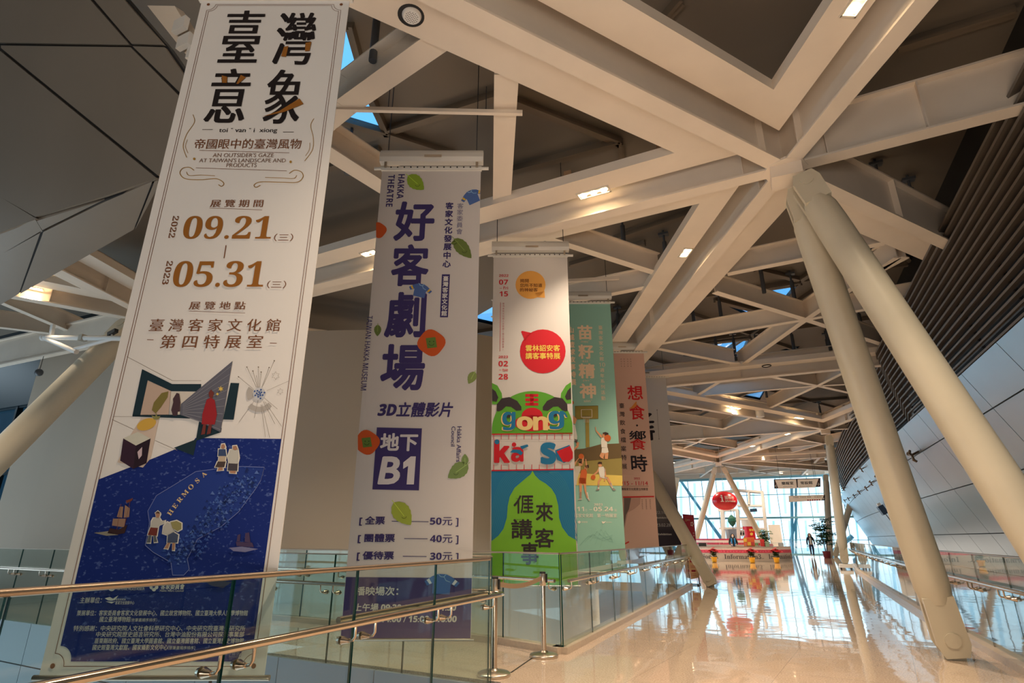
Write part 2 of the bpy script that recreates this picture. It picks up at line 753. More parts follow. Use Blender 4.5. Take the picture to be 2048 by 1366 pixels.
for a, b in [((775, 262), (998, 190)), ((998, 190), (1240, 284)), ((775, 268), (910, 312)), ((700, 52), (735, 180)), ((735, 180), (775, 268)),
             ((640, 228), (775, 268)), ((1240, 284), (1010, 345)), ((640, 340), (760, 300)), ((1310, 60), (1362, 0)), ((1240, 284), (1244, 345)),
             ((1795, 95), (2030, 22)), ((1524, 578), (1572, 600)), ((1572, 600), (1600, 566)), ((1524, 578), (1600, 566)), ((1380, 690), (1500, 676)),
             ((1500, 676), (1478, 722)), ((1430, 600), (1540, 628)), ((1222, 660), (1262, 616)), ((1262, 616), (1300, 600)), ((1228, 478), (1400, 420)),
             ((1140, 530), (1290, 486)), ((1140, 600), (1290, 540)), ((1600, 560), (1690, 500)), ((1600, 560), (1510, 538)), ((1690, 380), (1820, 520))]:
    frame_line(a, b)
tri = 4.6
for i in range(-2, 12):              # regular triangular net of the far roof panels
    y = 12 + i * tri * 0.866
    if y > 14:
        fr.bar((-14, y, ZC - 0.06), (4, y, ZC - 0.06), 0.09, 0.12)
        for k in range(-3, 1):
            x = k * tri + (tri / 2 if i % 2 else 0)
            fr.bar((x, y, ZC - 0.06), (x + tri / 2, y + tri * 0.866, ZC - 0.06), 0.09, 0.12)
            fr.bar((x, y, ZC - 0.06), (x - tri / 2, y + tri * 0.866, ZC - 0.06), 0.09, 0.12)
fr.build('panel_frame', ceil)
sk = mb(M_SKYG)
for h in HOLES:
    sk.slab([onz(x, y, ZC + 0.06) for x, y in h], (0, 0, 0.02))
sk.build('skylight_glass', ceil, smooth=False)

# ================================================================== ROOF TRUSS
ZB = 6.3                            # underside of the main girders
ZP = 6.55                           # underside of the boxed panels beside them
truss = thing('roof_truss', 'off-white welded steel girder truss spanning the whole hall under the dark roof', 'roof truss', (0.77, 7.84, ZB))
N = {}
for k, p in dict(R0=(1570, 340), L1=(1208, 786), R1=(1650, 860), L2=(1437, 926), LN=(330, 651)).items():
    q = onz(*p, ZB)
    N[k] = V((q.x, q.y))


def nz(k, x, y):
    q = onz(x, y, ZB)
    N[k] = V((q.x, q.y))


r0 = N['R0']
N['A1'] = r0 + V((-3.11, -4.36)) * 2.3
N['A2'] = r0 + V((1.25, -2.41)) * 3.2
N['A3'] = r0 + V((3.4, -0.17))
N['A4'] = r0 + V((2.17, 2.93)) * 1.58
N['M8R'] = V((4.2, 19.75))
N['M8L'] = V((-13, 18.4))
N['L1a'] = V((-13.0, 10.2))
N['R1u'] = V((4.3, 27.2))
N['R1r'] = V((4.8, 31.6))
q = onz(1335, 882, ZB)
N['R1l'] = N['R1'] + (V((q.x, q.y)) - N['R1']) * 1.5
nz('L2l', 1337, 908)
N['L2l'] = N['L2'] + (N['L2l'] - N['L2']) * 2.2
nz('L2r', 1652, 915)
nz('R2', 1690, 944)
nz('L2b', 1342, 947)
q = onz(32, 596, ZB)
N['LNa'] = N['LN'] + (V((q.x, q.y)) - N['LN']) * 1.6
q = onz(150, 560, ZB)
N['LNb'] = N['LN'] + (V((q.x, q.y)) - N['LN']) * 1.5
N['LNc'] = N['LN'] + V((-0.6, 9.0))
# girders: (from, to, panel on the left, panel on the right of the direction from -> to)
G = [('R0', 'A1', 1, 1), ('R0', 'A2', 0, 1), ('R0', 'A3', 0, 0), ('R0', 'A4', 1, 0), ('R0', 'L1', 1, 1), ('R0', 'LN', 1, 1),
     ('L1', 'M8R', 1, 1), ('L1', 'M8L', 1, 1), ('L1', 'R1', 1, 1), ('L1', 'L1a', 1, 1), ('R1', 'R1u', 1, 1), ('R1', 'R1r', 1, 0), ('R1', 'R1l', 0, 0),
     ('R1', 'L2', 1, 1), ('L2', 'L2l', 1, 1), ('L2', 'L2r', 1, 1), ('L2', 'R2', 1, 1), ('L2', 'L2b', 1, 1),
     ('LN', 'LNa', 1, 1), ('LN', 'LNb', 1, 1), ('LN', 'LNc', 1, 1)]
ADJ = {}
for a, b, l, r in G:
    d = N[b] - N[a]
    ADJ.setdefault(a, []).append((math.atan2(d.y, d.x), b))
    ADJ.setdefault(b, []).append((math.atan2(-d.y, -d.x), a))
for k in ADJ:
    ADJ[k].sort()


def trim(a, b, side, off):
    """how far from node a along a->b the line offset to that side meets the next girder's offset line"""
    th = [t for t, k in ADJ[a] if k == b][0]
    best = None
    for t, k in ADJ[a]:
        if k == b:
            continue
        df = (t - th) % (2 * PI) if side > 0 else (th - t) % (2 * PI)
        if best is None or df < best:
            best = df
    if best is None or best > PI * 0.95:
        return 0.0
    return off / math.tan(best / 2)


for a, b, l, r in G:
    A, B = N[a], N[b]
    d = (B - A)
    Ln = d.length
    d = d / Ln
    n = V((-d.y, d.x))
    g = mb(M_BEAM)
    P3 = lambda t, o, z: V((A.x + d.x * t + n.x * o, A.y + d.y * t + n.y * o, z))
    g.bar(P3(0, 0, ZB + 0.015), P3(Ln, 0, ZB + 0.015), 0.23, 0.03)
    g.bar(P3(0, 0, ZB + 0.40), P3(Ln, 0, ZB + 0.40), 0.03, 0.75)
    g.bar(P3(0, 0, ZB + 0.78), P3(Ln, 0, ZB + 0.78), 0.23, 0.03)
    for t in (0.55, Ln - 0.55, Ln / 2):          # stiffeners
        g.bar(P3(t, -0.11, ZB + 0.4), P3(t, 0.11, ZB + 0.4), 0.015, 0.74)
    o = g.build('girder', truss, smooth=False)
    for side, flag in ((1, l), (-1, r)):
        if not flag:
            continue
        i0, i1 = trim(a, b, side, 0.31), trim(a, b, side, 0.75)
        j0, j1 = trim(b, a, -side, 0.31) if len(ADJ[b]) > 1 else 0, trim(b, a, -side, 0.75) if len(ADJ[b]) > 1 else 0
        q = [P3(i0, side * 0.31, ZP), P3(Ln - j0, side * 0.31, ZP), P3(Ln - j1, side * 0.75, ZP), P3(i1, side * 0.75, ZP)]
        mb(M_BEAM).slab(q, (0, 0, 0.16)).build('boxed_panel', o, smooth=False)
for k in ('R0', 'L1', 'R1', 'L2', 'LN'):
    p = N[k]
    g = mb(M_BEAM).lathe((p.x, p.y, ZB - 0.01), [(0.30, 0), (0.30, 0.035)], 8)
    g.bar((p.x - 0.2, p.y, ZB - 0.1), (p.x + 0.2, p.y, ZB - 0.1), 0.36, 0.18)
    g.build('node_plate', truss, smooth=False)

ZX = 6.64                           # underside of the cross beams
CROSS = [
    ((1612, 640), (1430, 585)), ((1612, 640), (1795, 516)), ((1612, 640), (1310, 690)), ((1612, 640), (1860, 598)), ((1612, 640), (1478, 735)), ((1612, 640), (1775, 693)),
    ((1470, 728), (1316, 698)), ((1635, 772), (1512, 748)), ((1635, 772), (1705, 737)), ((1635, 772), (1396, 793)), ((1635, 772), (1536, 818)), ((1635, 772), (1740, 767)), ((1635, 772), (1720, 791)),
    ((1442, 762), (1388, 795)), ((1447, 858), (1325, 840)), ((1447, 858), (1508, 833)), ((1396, 885), (1333, 879)), ((1396, 885), (1420, 872)), ((1396, 885), (1330, 889)), ((1396, 885), (1350, 904)), ((1396, 885), (1475, 897)),
    ((1647, 888), (1581, 876)), ((1647, 888), (1582, 906)), ((1647, 888), (1695, 879)), ((1647, 888), (1556, 897)),
    ((1080, 473), (1318, 549)), ((1300, 574), (985, 636)), ((1455, 549), (1770, 487)), ((1748, 549), (1812, 515)),
    ((1013, 150), (1003, 420)), ((885, 78), (690, 215)), ((690, 215), (600, 290)), ((600, 272), (790, 392)),
    ((-60, 580), (153, 670)), ((-80, 646), (137, 672)), ((150, 610), (20, 560)),
    ((1180, 830), (1330, 868)), ((1180, 830), (1290, 800)), ((1700, 905), (1560, 930)), ((1440, 950), (1650, 925)), ((1480, 960), (1650, 948)), ((1345, 949), (1660, 941)), ((1437, 930), (1560, 952)), ((1437, 930), (1400, 955)), ((1500, 952), (1645, 930)), ((1600, 955), (1650, 905)),
]
for i, (a, b) in enumerate(CROSS):
    A, B = onz(*a, ZX), onz(*b, ZX)
    wd = 0.30 if i in (29, 30, 31, 32) else 0.17
    g = mb(M_BEAM)
    g.bar(A + V((0, 0, 0.01)), B + V((0, 0, 0.01)), wd, 0.02)
    g.bar(A + V((0, 0, 0.24)), B + V((0, 0, 0.24)), 0.02, 0.44)
    g.bar(A + V((0, 0, 0.47)), B + V((0, 0, 0.47)), wd, 0.02)
    g.build('cross_beam', truss, smooth=False)
for x, y in ((1612, 640), (1635, 772), (1396, 885), (1647, 888), (1447, 858), (1470, 728)):
    p = onz(x, y, ZX)
    mb(M_BEAM).lathe((p.x, p.y, ZX - 0.004), [(0.17, 0), (0.17, 0.03)], 8).build('cross_plate', truss, smooth=False)
for x, y in [(1522, 545), (1440, 616), (1387, 636), (1585, 576), (1628, 562), (1512, 690), (1585, 680), (1655, 668), (1432, 690), (1468, 690), (752, 55), (700, 292),
             (1130, 470), (1246, 468), (1330, 500), (1236, 640), (1760, 365), (1826, 395), (1740, 505), (1720, 640), (1655, 690), (1400, 800), (1530, 770), (1560, 850), (1640, 820), (1690, 760)]:
    p = onz(x, y, 7.5)
    g = mb(M_POST).tube([(p.x, p.y, 6.95), (p.x, p.y, 7.7)], 0.05, 10)
    g.tube([(p.x, p.y, 7.68), (p.x, p.y, ZC)], 0.025, 8).box((p.x, p.y, ZC - 0.1), (0.22, 0.14, 0.05))
    g.build('hanger_post', truss)

# ================================================================== WALLS
# drum wall of the theatre beyond the bridge
M_WALL = mat('drum_plaster', (196, 182, 164), 0.7, noise=0.02, nscale=0.5)
plan = [(-15.9, 7.35), (-14.0, 7.4), (-11.5, 7.75), (-9.4, 8.25), (-7.4, 9.0), (-5.9, 9.7), (-5.0, 10.6), (-4.55, 12), (-4.5, 15), (-5.2, 18)]
K = 1.18
plan = [(x * K, y * K) for x, y in plan]
# smooth it
for _ in range(2):
    nn = [plan[0]]
    for (a, b), (c, d) in zip(plan, plan[1:]):
        nn += [(a * 0.75 + c * 0.25, b * 0.75 + d * 0.25), (a * 0.25 + c * 0.75, b * 0.25 + d * 0.75)]
    plan = nn + [plan[-1]]
ring = plan + [(x - 0.9, y + 1.4) for x, y in plan[::-1]]
wl = mb(M_WALL)
inner = [(x - 0.15, y + 0.35) for x, y in plan]
for i in range(len(plan) - 1):
    (a, b), (c, d) = plan[i], plan[i + 1]
    (e, f), (g_, h) = inner[i], inner[i + 1]
    wl.hexa([(a, b, -3), (c, d, -3), (g_, h, -3), (e, f, -3)], [(a, b, 6.25), (c, d, 6.25), (g_, h, 6.25), (e, f, 6.25)])
struct(wl.build('wall_left'))

# leaning metal wall on the right, in jointed sheets over a dark backing
M_SHEET = mat('metal_sheet', (168, 178, 184), 0.32, metal=0.55, noise=0.05, nscale=0.5)
wr = mb(M_DARK)


def wx(y):                           # bend of the hall to the right
    return 0.0 if y < 22 else (y - 22) ** 2 * 0.0011


yy = [-7.6 + 2.15 * i for i in range(32)]
zz = [4.5, 3.75, 2.65, 1.45, 0.35, -1.4]
slope = 0.48


def wp(y, z, e=0.0):
    return V((3.82 + wx(y) + (4.5 - z) * slope + e, y, z))


for i in range(len(yy) - 1):
    a, b = yy[i], yy[i + 1]
    wr.use(M_DARK)
    wr.hexa([wp(a, -1.4, 0.05), wp(b, -1.4, 0.05), wp(b, -1.4, 0.25), wp(a, -1.4, 0.25)], [wp(a, 4.5, 0.05), wp(b, 4.5, 0.05), wp(b, 4.5, 0.25), wp(a, 4.5, 0.25)])
    wr.use(M_SHEET)
    for z1, z0 in zip(zz, zz[1:]):
        g = 0.012
        wr.hexa([wp(a + g, z0 + g), wp(b - g, z0 + g), wp(b - g, z0 + g, 0.04), wp(a + g, z0 + g, 0.04)],
                [wp(a + g, z1 - g), wp(b - g, z1 - g), wp(b - g, z1 - g, 0.04), wp(a + g, z1 - g, 0.04)])
struct(wr.build('wall_right', smooth=False))

# louvre of horizontal slats between the metal wall and the roof
lou = thing('louvre_screen', 'dark grey-brown louvre of long horizontal slats above the leaning metal wall on the right', 'louvre', (3.6, 5, 4.5))
NS = 15


def lx(y):                           # jog of the slats half way down the hall
    j = 0.0
    if y > 19:
        j = 0.28 * min(1, (y - 19) / 1.6)
    if y > 27:
        j -= 0.1 * min(1, (y - 27) / 2.0)
    return wx(y) + j


LY = [-7.5, 0.5, 4, 8, 12, 16, 18, 19, 19.8, 20.6, 22, 25, 27, 28, 29, 32, 36, 40, 44, 48, 52]
for i in range(NS):
    t = i / (NS - 1)
    z = 4.52 + t * 2.0
    x = 3.82 - 0.48 * t
    s = mb(M_SLAT)
    pr = [(-0.01, -0.02), (0.16, 0.05), (0.15, 0.075), (-0.02, 0.015)]
    vs, fs = [], []
    for y in LY:
        for a, b in pr:
            vs.append((x + lx(y) + a, y, z + b))
    for k in range(len(LY) - 1):
        for m in range(4):
            n = (m + 1) % 4
            fs.append([k * 4 + m, k * 4 + n, k * 4 + 4 + n, k * 4 + 4 + m])
    fs += [[0, 1, 2, 3], [len(vs) - 4 + m for m in (3, 2, 1, 0)]]
    s.add(vs, fs).build('slat', lou, smooth=False)
for y in [2 + 2.15 * i for i in range(23)]:
    mb(M_DARK).bar((3.99 + lx(y), y, 4.54), (3.52 + lx(y), y, 6.55), 0.05, 0.05).build('slat_bracket', lou, smooth=False)
bk = mb(M_DARK)
for k in range(len(LY) - 1):
    a, b = LY[k], LY[k + 1]
    bk.hexa([(4.25 + lx(a), a, 4.4), (4.25 + lx(b), b, 4.4), (4.33 + lx(b), b, 4.4), (4.33 + lx(a), a, 4.4)],
            [(3.9 + lx(a), a, 8.0), (3.9 + lx(b), b, 8.0), (3.98 + lx(b), b, 8.0), (3.98 + lx(a), a, 8.0)])
struct(bk.build('wall_right_upper', smooth=False))

# clad volume overhanging the left side of the walkway
M_CLAD = mat('cladding_sheet', (158, 146, 132), 0.38, metal=0.45, noise=0.05, nscale=0.9)
p0 = onz(0, 462, 4.4)
p1 = onz(318, 357, 4.4)
p2 = onz(242, 0, 6.2)
nrm = (p1 - p0).cross(p2 - p0).normalized()
if nrm.dot(C - p0) < 0:
    nrm = -nrm
up_q = lambda x, y: onp(x, y, p0, nrm)
lo_q = lambda x, y: onz(x, y, 4.4)


def inset(pts, d):
    c = sum(pts, V((0, 0, 0))) / len(pts)
    out = []
    n = len(pts)
    nn = (pts[1] - pts[0]).cross(pts[2] - pts[1]).normalized()
    for i in range(n):
        a, b, e = pts[i - 1], pts[i], pts[(i + 1) % n]
        d1, d2 = (b - a).normalized(), (e - b).normalized()
        n1, n2 = nn.cross(d1), nn.cross(d2)
        bis = (n1 + n2)
        bis = bis / max(0.35, bis.length_squared / 2)
        out.append(b + bis * d)
    return out


UPF = [
    [(-160, 78), (-160, -140), (50, -140), (176, -10), (262, 91), (0, 88)],
    [(50, -140), (140, -140), (242, -12), (330, 91), (262, 91), (176, -10)],
    [(262, 91), (330, 91), (385, 170), (385, 214)],
    [(0, 88), (262, 91), (385, 214), (318, 357), (66, 152), (0, 98)],
    [(-160, 82), (0, 98), (66, 152), (318, 357), (210, 395), (70, 437), (0, 397), (-160, 300)],
    [(-160, 300), (0, 397), (70, 437), (0, 462), (-160, 515)],
]
LOF = [
    [(-160, 520), (0, 466), (70, 441), (82, 462), (0, 508), (-160, 598)],
    [(84, 462), (70, 441), (210, 399), (208, 402)],
    [(84, 463), (208, 402), (306, 362), (270, 460), (128, 540), (40, 588)],
    [(0, 508), (82, 462), (40, 588), (0, 612), (-160, 700), (-160, 598)],
    [(306, 362), (318, 359), (316, 380), (270, 460)],
]
cl = mb(M_CLAD)
for q in UPF:
    cl.slab(inset([up_q(*p) for p in q], 0.016), -nrm * 0.03)
for q in LOF:
    cl.slab(inset([lo_q(*p) for p in q], 0.012), (0, 0, 0.03))
cl.use(M_DARK)
cl.slab([up_q(*p) - nrm * 0.04 for p in [(-160, -140), (140, -140), (242, -12), (330, 91), (385, 170), (318, 357), (210, 395), (70, 437), (0, 462), (-160, 515)]], -nrm * 0.05)
cl.slab([lo_q(*p) + V((0, 0, 0.04)) for p in [(-160, 520), (0, 462), (70, 437), (210, 395), (318, 357), (270, 460), (128, 540), (0, 612), (-160, 700)]], (0, 0, 0.05))
struct(cl.build('wall_left_upper', smooth=False))
# bracketed beam along the top edge of that volume
eb = thing('edge_beam', 'short beige beam with white angle brackets along the upper edge of the dark cladding', 'beam', up_q(300, 40))
e = lambda x, y, d=0.25: up_q(x, y) - nrm * d
mb(M_BEAM).slab([e(244, -20), (e(300, -20)), e(400, 150), e(345, 110)], -nrm * 0.1).build('web', eb, smooth=False)
for x, y in ((322, 26), (330, 60), (350, 80)):
    a = e(x, y, 0.2)
    mb(M_WHITE).box(a, (0.16, 0.05, 0.14)).build('angle_bracket', eb, smooth=False)
rb = mb(M_DARK)
for k in range(9):
    a, b = e(300 + k * 9, -30, 0.6), e(360 + k * 9, 150, 0.6)
    rb.bar(a, b, 0.03, 0.05)
rb.build('rib', eb, smooth=False)

# dark beam along the top of the drum wall, and the dim window far left
Y7 = 8.2
tb = mb(M_BEAM)
a, b = ony(-60, 748, Y7), ony(420, 640, Y7)
a.z = b.z = (ony(0, 735, Y7).z + ony(146, 697, Y7).z) / 2
tb.bar(a, b, 0.16, 0.04).bar(a + V((0, 0, 0.4)), b + V((0, 0, 0.4)), 0.03, 0.8).bar(a + V((0, 0, 0.8)), b + V((0, 0, 0.8)), 0.16, 0.04)
tag(tb.build('edge_girder', smooth=False), 'dim grey girder running along above the top of the left drum wall', 'girder')
M_DIMG = glass_mat('tinted_glass', (0.08, 0.14, 0.18, 1))
wn = struct(mb(M_DIMG).box((-25.6, 9.9, 3.0), (14.6, 0.03, 12.2)).build('window_2', smooth=False))
q = mb(mat('window_frame_dark', (18, 40, 50), 0.4))
for x in (-27.4, -25.6, -23.6, -21.6, -19.4):
    q.box((x, 9.8, 1.2), (0.10, 0.16, 8.6))
for z in (-1.0, 1.1, 3.2, 5.3):
    q.box((-25.0, 9.8, z), (13.0, 0.12, 0.1))
q.box((-25.6, 9.75, 7.3), (14.6, 0.12, 4.0))
q.build('window_frame', wn, smooth=False)
struct(mb(mat('dim_wall', (58, 60, 62), 0.7)).box((-22.5, 5.8, 6.6), (9, 0.1, 2.6)).box((-33, -0.1, 2.4), (0.2, 19.8, 11)).build('wall_left_block', smooth=False))  # unseen strip and end wall added to block stray sky light
struct(mb(mat('dim_wall', (58, 60, 62), 0.7)).box((-11, -8, 2.4), (30, 0.2, 11.2)).build('wall_back', smooth=False))

# ================================================================== GLAZED END OF THE HALL
YF = 58.0
wf = struct(mb(M_WIN).box((-5, YF, 3.3), (27, 0.03, 6.8)).build('window_1', smooth=False))
q = mb(M_BLUEST)
x = -7.395 - 1.283 * 8
mx = []
while x < 8.4:
    mx.append(x)
    x += 1.283
for x in mx:
    q.box((x, YF - 0.08, 3.3), (0.05, 0.14, 6.8))
q.build('mullion', wf, smooth=False)
q = mb(M_BLUEST)
for z, h in ((3.07, 0.16), (5.06, 0.05), (1.2, 0.05), (0.04, 0.1), (6.62, 0.25)):
    q.box((-5, YF - 0.1, z), (27, 0.18, h))
q.build('transom', wf, smooth=False)
M_FIN = glass_mat('fin_glass', (0.74, 0.88, 0.93, 1))
q = mb(M_FIN)
for x in mx:
    for z0, z1 in ((3.4, 6.3), (0.3, 2.8)):
        q.hexa([(x + 0.36, YF - 0.5, z0), (x + 0.38, YF - 0.5, z0), (x + 0.54, YF - 0.1, z0), (x + 0.52, YF - 0.1, z0)],
               [(x + 0.56, YF - 0.5, z1), (x + 0.58, YF - 0.5, z1), (x + 0.74, YF - 0.1, z1), (x + 0.72, YF - 0.1, z1)])
q.build('glass_fin', wf, smooth=False)
q = mb(M_BLUEST)
for a, b, r in [((1359, 958), (1442, 1078), 0.13), ((1376, 985), (1448, 1082), 0.10), ((1583, 970), (1585, 1108), 0.13), ((1592, 970), (1592, 1108), 0.10), ((1574, 1108), (1594, 1034), 0.12),
                ((1660, 1108), (1705, 1072), 0.2), ((1372, 1074), (1440, 1104), 0.15)]:
    q.tube([ony(*a, YF + 1.5), ony(*b, YF + 1.5)], r, 10)
q.build('outer_brace', wf)
struct(mb(mat('paving', (190, 198, 204), 0.8)).box((-5, 90, -0.4), (120, 62, 0.2)).build('floor_outside', smooth=False))
struct(mb(M_BEAM).box((-8, YF - 0.3, 7.35), (34, 0.2, 1.3)).build('trim_2', smooth=False))
struct(mb(mat('dim_wall', (58, 60, 62), 0.7)).box((-18.2, 34, 3.0), (0.2, 48, 10.0)).build('wall_left_end', smooth=False))
# ================================================================== RAILINGS
M_RAILCAP = mat('bronze_cap', (168, 152, 136), 0.3, metal=0.9)


def resample(pts, step):
    """points about every step along the polyline, ends kept"""
    out = []
    seg = []
    tot = 0
    for (a, b), (c, d) in zip(pts, pts[1:]):
        l = math.hypot(c - a, d - b)
        seg.append((tot, l, (a, b), (c, d)))
        tot += l
    n = max(1, round(tot / step))
    for i in range(n + 1):
        s = tot * i / n
        for t0, l, p, q in seg:
            if s <= t0 + l + 1e-6:
                k = (s - t0) / l
                out.append((p[0] + (q[0] - p[0]) * k, p[1] + (q[1] - p[1]) * k))
                break
    return out


def railing(name, label, pts, step, side, cap=0.02, zbase=-0.5, top=1.15, hz=0.82, kerb=None, brackets=True, hand_ends=None, both=False):
    """glass balustrade along pts; side = +1: the hand rail is to the right of the direction of travel"""
    q = [V((a, b, 0)) for a, b in resample(pts, step)]
    th = thing(name, label, 'railing', q[0])
    G2 = M_GLASS
    for a, b in zip(q, q[1:]):
        d = (b - a).normalized()
        n = V((d.y, -d.x, 0))
        g = MB()
        a2, b2 = a + d * 0.006, b - d * 0.006
        t = n * 0.008
        vs = [a2 - t, b2 - t, b2 + t, a2 + t]
        lo = [v + V((0, 0, zbase)) for v in vs]
        hi = [v + V((0, 0, top - cap)) for v in vs]
        g.use(G2).add(lo + hi, [[0, 1, 5, 4], [2, 3, 7, 6]])
        g.use(M_GEDGE).add(lo + hi, [[1, 2, 6, 5], [3, 0, 4, 7], [0, 3, 2, 1], [4, 5, 6, 7]])
        g.build('glass_panel', th, smooth=False)
        if brackets:
            for e in (a + d * 0.10, b - d * 0.10):
                k = mb(M_STEEL)
                k.tube([e + n * side * 0.008 + V((0, 0, hz - 0.10)), e + n * side * 0.02 + V((0, 0, hz - 0.10)), e + n * side * 0.055 + V((0, 0, hz - 0.10))], [0.026, 0.022, 0.012], 12)
                k.tube([e + n * side * 0.055 + V((0, 0, hz - 0.10)), e + n * side * 0.085 + V((0, 0, hz - 0.095)), e + n * side * 0.10 + V((0, 0, hz - 0.075)), e + n * side * 0.10 + V((0, 0, hz))], 0.008, 8)
                k.tube([e - n * side * 0.008 + V((0, 0, hz - 0.10)), e - n * side * 0.03 + V((0, 0, hz - 0.10))], [0.026, 0.02], 12)
                k.build('bracket', th)
    nn = []
    for i, p in enumerate(q):
        d = (q[min(i + 1, len(q) - 1)] - q[max(i - 1, 0)]).normalized()
        nn.append(V((d.y, -d.x, 0)))
    if cap:
        c = mb(M_RAILCAP)
        c.tube([p + V((0, 0, top - cap)) for p in q], cap, 10)
        c.build('top_cap', th)
    if hz:
        hp = [p + n * side * 0.10 + V((0, 0, hz)) for p, n in zip(q, nn)]
        if hand_ends == 'uturn':         # the tube turns round the end of the glass
            p, n = q[-1], nn[-1]
            d = (q[-1] - q[-2]).normalized()
            for k in range(1, 8):
                a = PI * k / 8
                hp.append(p + n * side * 0.10 * math.cos(a) + d * (0.06 + 0.09 * math.sin(a)) + V((0, 0, hz)))
            hp += [p - n * side * 0.10 + V((0, 0, hz)), p - d * 2.0 - n * side * 0.10 + V((0, 0, hz))]
        mb(M_STEEL).tube(hp, 0.021, 12).build('hand_rail', th)
    if kerb:
        off, wd, ht = kerb
        k = mb(M_STONE)
        for (a, na), (b, nb) in zip(list(zip(q, nn)), list(zip(q, nn))[1:]):
            k.hexa([a + na * (off - wd), b + nb * (off - wd), b + nb * off, a + na * off],
                   [x + V((0, 0, ht)) for x in (a + na * (off - wd), b + nb * (off - wd), b + nb * off, a + na * off)])
        k.build('kerb', th, smooth=False)
    return th


XR = -2.58
railing('glass_railing', 'near glass railing with bronze top rail in front of the tallest banner', [(XR, -1.66), (XR, 5.24)], 1.02, 1, cap=0.016, zbase=-0.9, hand_ends='uturn')
railing('glass_railing', 'glass railing on a stone kerb running down the left side of the polished walkway', [(XR, 7.28), (XR, 18.6)], 1.25, 1, cap=0.012, zbase=0.05, kerb=(0.06, 0.2, 0.075))
railing('glass_railing', 'glass railing on the far side of the side bridge, below the green tiger banner', [(-2.60, 7.285), (-3.67, 7.69), (-7.3, 8.16), (-8.6, 8.2)], 0.98, -1, cap=0.012, zbase=0.02, kerb=(0.10, 0.18, 0.075))
railing('glass_railing', 'glass railing on the near side of the side bridge, behind the tallest banner', [(-2.74, 5.63), (-12.6, 6.36), (-15.8, 6.6)], 1.08, -1, cap=0.008, zbase=-0.02)
railing("glass_railing", "long gently bent glass railing along the right side of the walkway", [(2.06, 3.2), (2.18, 8.46), (2.24, 13), (2.48, 20), (2.86, 29.6), (3.35, 36.5)], 1.25, -1, cap=0.012, zbase=0.05, kerb=(0.10, 0.2, 0.085))

# ================================================================== COLUMNS
def column(label, top, foot, r, rings=True):
    top, foot = V(top), V(foot)
    t = thing('support_column', label, 'column', foot)
    d = (top - foot).normalized()
    L = (top - foot).length
    sh = mb(M_COLM)
    P = lambda s: foot + d * s
    sh.tube([P(0.62), P(0.78), P(1.0), P(L - 1.0), P(L - 0.75), P(L - 0.6)], [r * 0.80, r * 0.97, r, r, r * 0.97, r * 0.80], 24)
    sh.build('shaft', t)
    sd = d.cross(V((0, 1, 0))).normalized()
    fw = sd.cross(d).normalized()
    for nm, a, b in (('foot_fork', 0.70, 0.0), ('head_fork', L - 0.66, L - 0.12)):
        g = mb(M_COLM)
        for s in (-1, 1):
            o = fw * s * r * 0.55
            p, q = P(a) + o, P(b) + o
            k = 1 if nm == 'foot_fork' else -1
            pr = [p + sd * r * 0.8, p - sd * r * 0.8, q + d * k * 0.18 - sd * r * 0.85, q + d * k * 0.05 - sd * r * 0.6, q + d * k * 0.05 + sd * r * 0.6, q + d * k * 0.18 + sd * r * 0.85]
            g.slab([x - fw * r * 0.2 for x in pr], fw * r * 0.4)
        g.build(nm, t, smooth=False)
        pc = P(0.24 if nm == 'foot_fork' else L - 0.3)
        mb(M_COLM).tube([pc - fw * r * 0.82, pc + fw * r * 0.82], r * 0.42, 18).build('hinge_pin', t)
    b = mb(M_COLM)
    g = P(0.2)
    b.box((g.x, g.y, foot.z + 0.14), (r * 1.1, r * 0.6, 0.3))
    b.build('foot_plate', t, smooth=False)
    return t


Z6 = ZB - 0.12
n3 = lambda k, dx=0, dy=0: (N[k].x + dx, N[k].y + dy, Z6)
f1 = onz(1913, 1318)
column('leaning round column standing on the walkway beside the right glass railing', n3('R0', 0.08, 0.1), f1, 0.195)
column('nearest and thickest leaning column, crossing the right edge of the photo', n3('R0', 0.13, -0.1), (2.62, 7.0, -0.2), 0.205)
f2 = onz(1427, 1174)
column('leaning column with its hinged foot beside the end of the left glass railing', n3('L1', 0.1, -0.15), f2, 0.20)
f3 = onz(1692, 1138)
column('steep column standing on a white base box in the middle distance at right', n3('R1', 0.1, -0.2), (f3.x, f3.y, 0.225), 0.20)
column('slanting column leaning left from the roof joint above the red oval sign', n3('L2', -0.18, 0), ony(1381, 1104, 45.0) * V((1, 1, 0)) if False else (ony(1381, 1104, 45.0).x, 45.0, 0), 0.19)
column('slanting column leaning right from the roof joint above the red oval sign', n3('L2', 0.2, 0), (ony(1543, 1104, 46.0).x, 46.0, 0), 0.19)
a = onz(1356, 950, Z6)
column('short far column at the left end of the glazed wall', (a.x, a.y, Z6), (ony(1326, 1104, 50).x, 50, 0), 0.19)
column('upright far column behind the tall potted plant', (ony(1652, 950, 51).x, 51, Z6), (ony(1659, 1104, 51).x, 51, 0), 0.22)
column('far column slanting to the right behind the tall potted plant', (ony(1722, 955, 52).x, 52, Z6), (ony(1668, 1104, 52).x, 52, 0), 0.22)
a = ony(-130, 1040, 5.6)
column('brightly lit column slanting up to the roof behind the tallest banner', n3('LN', 0.1, -0.75), a, 0.27)
a = onx(1340, 1172, -3.05)
column('column slanting down to the left behind the glass, next to the end of the left railing', n3('L1', 0.35, 0.7), (-3.35, 16.6, -0.3), 0.20)

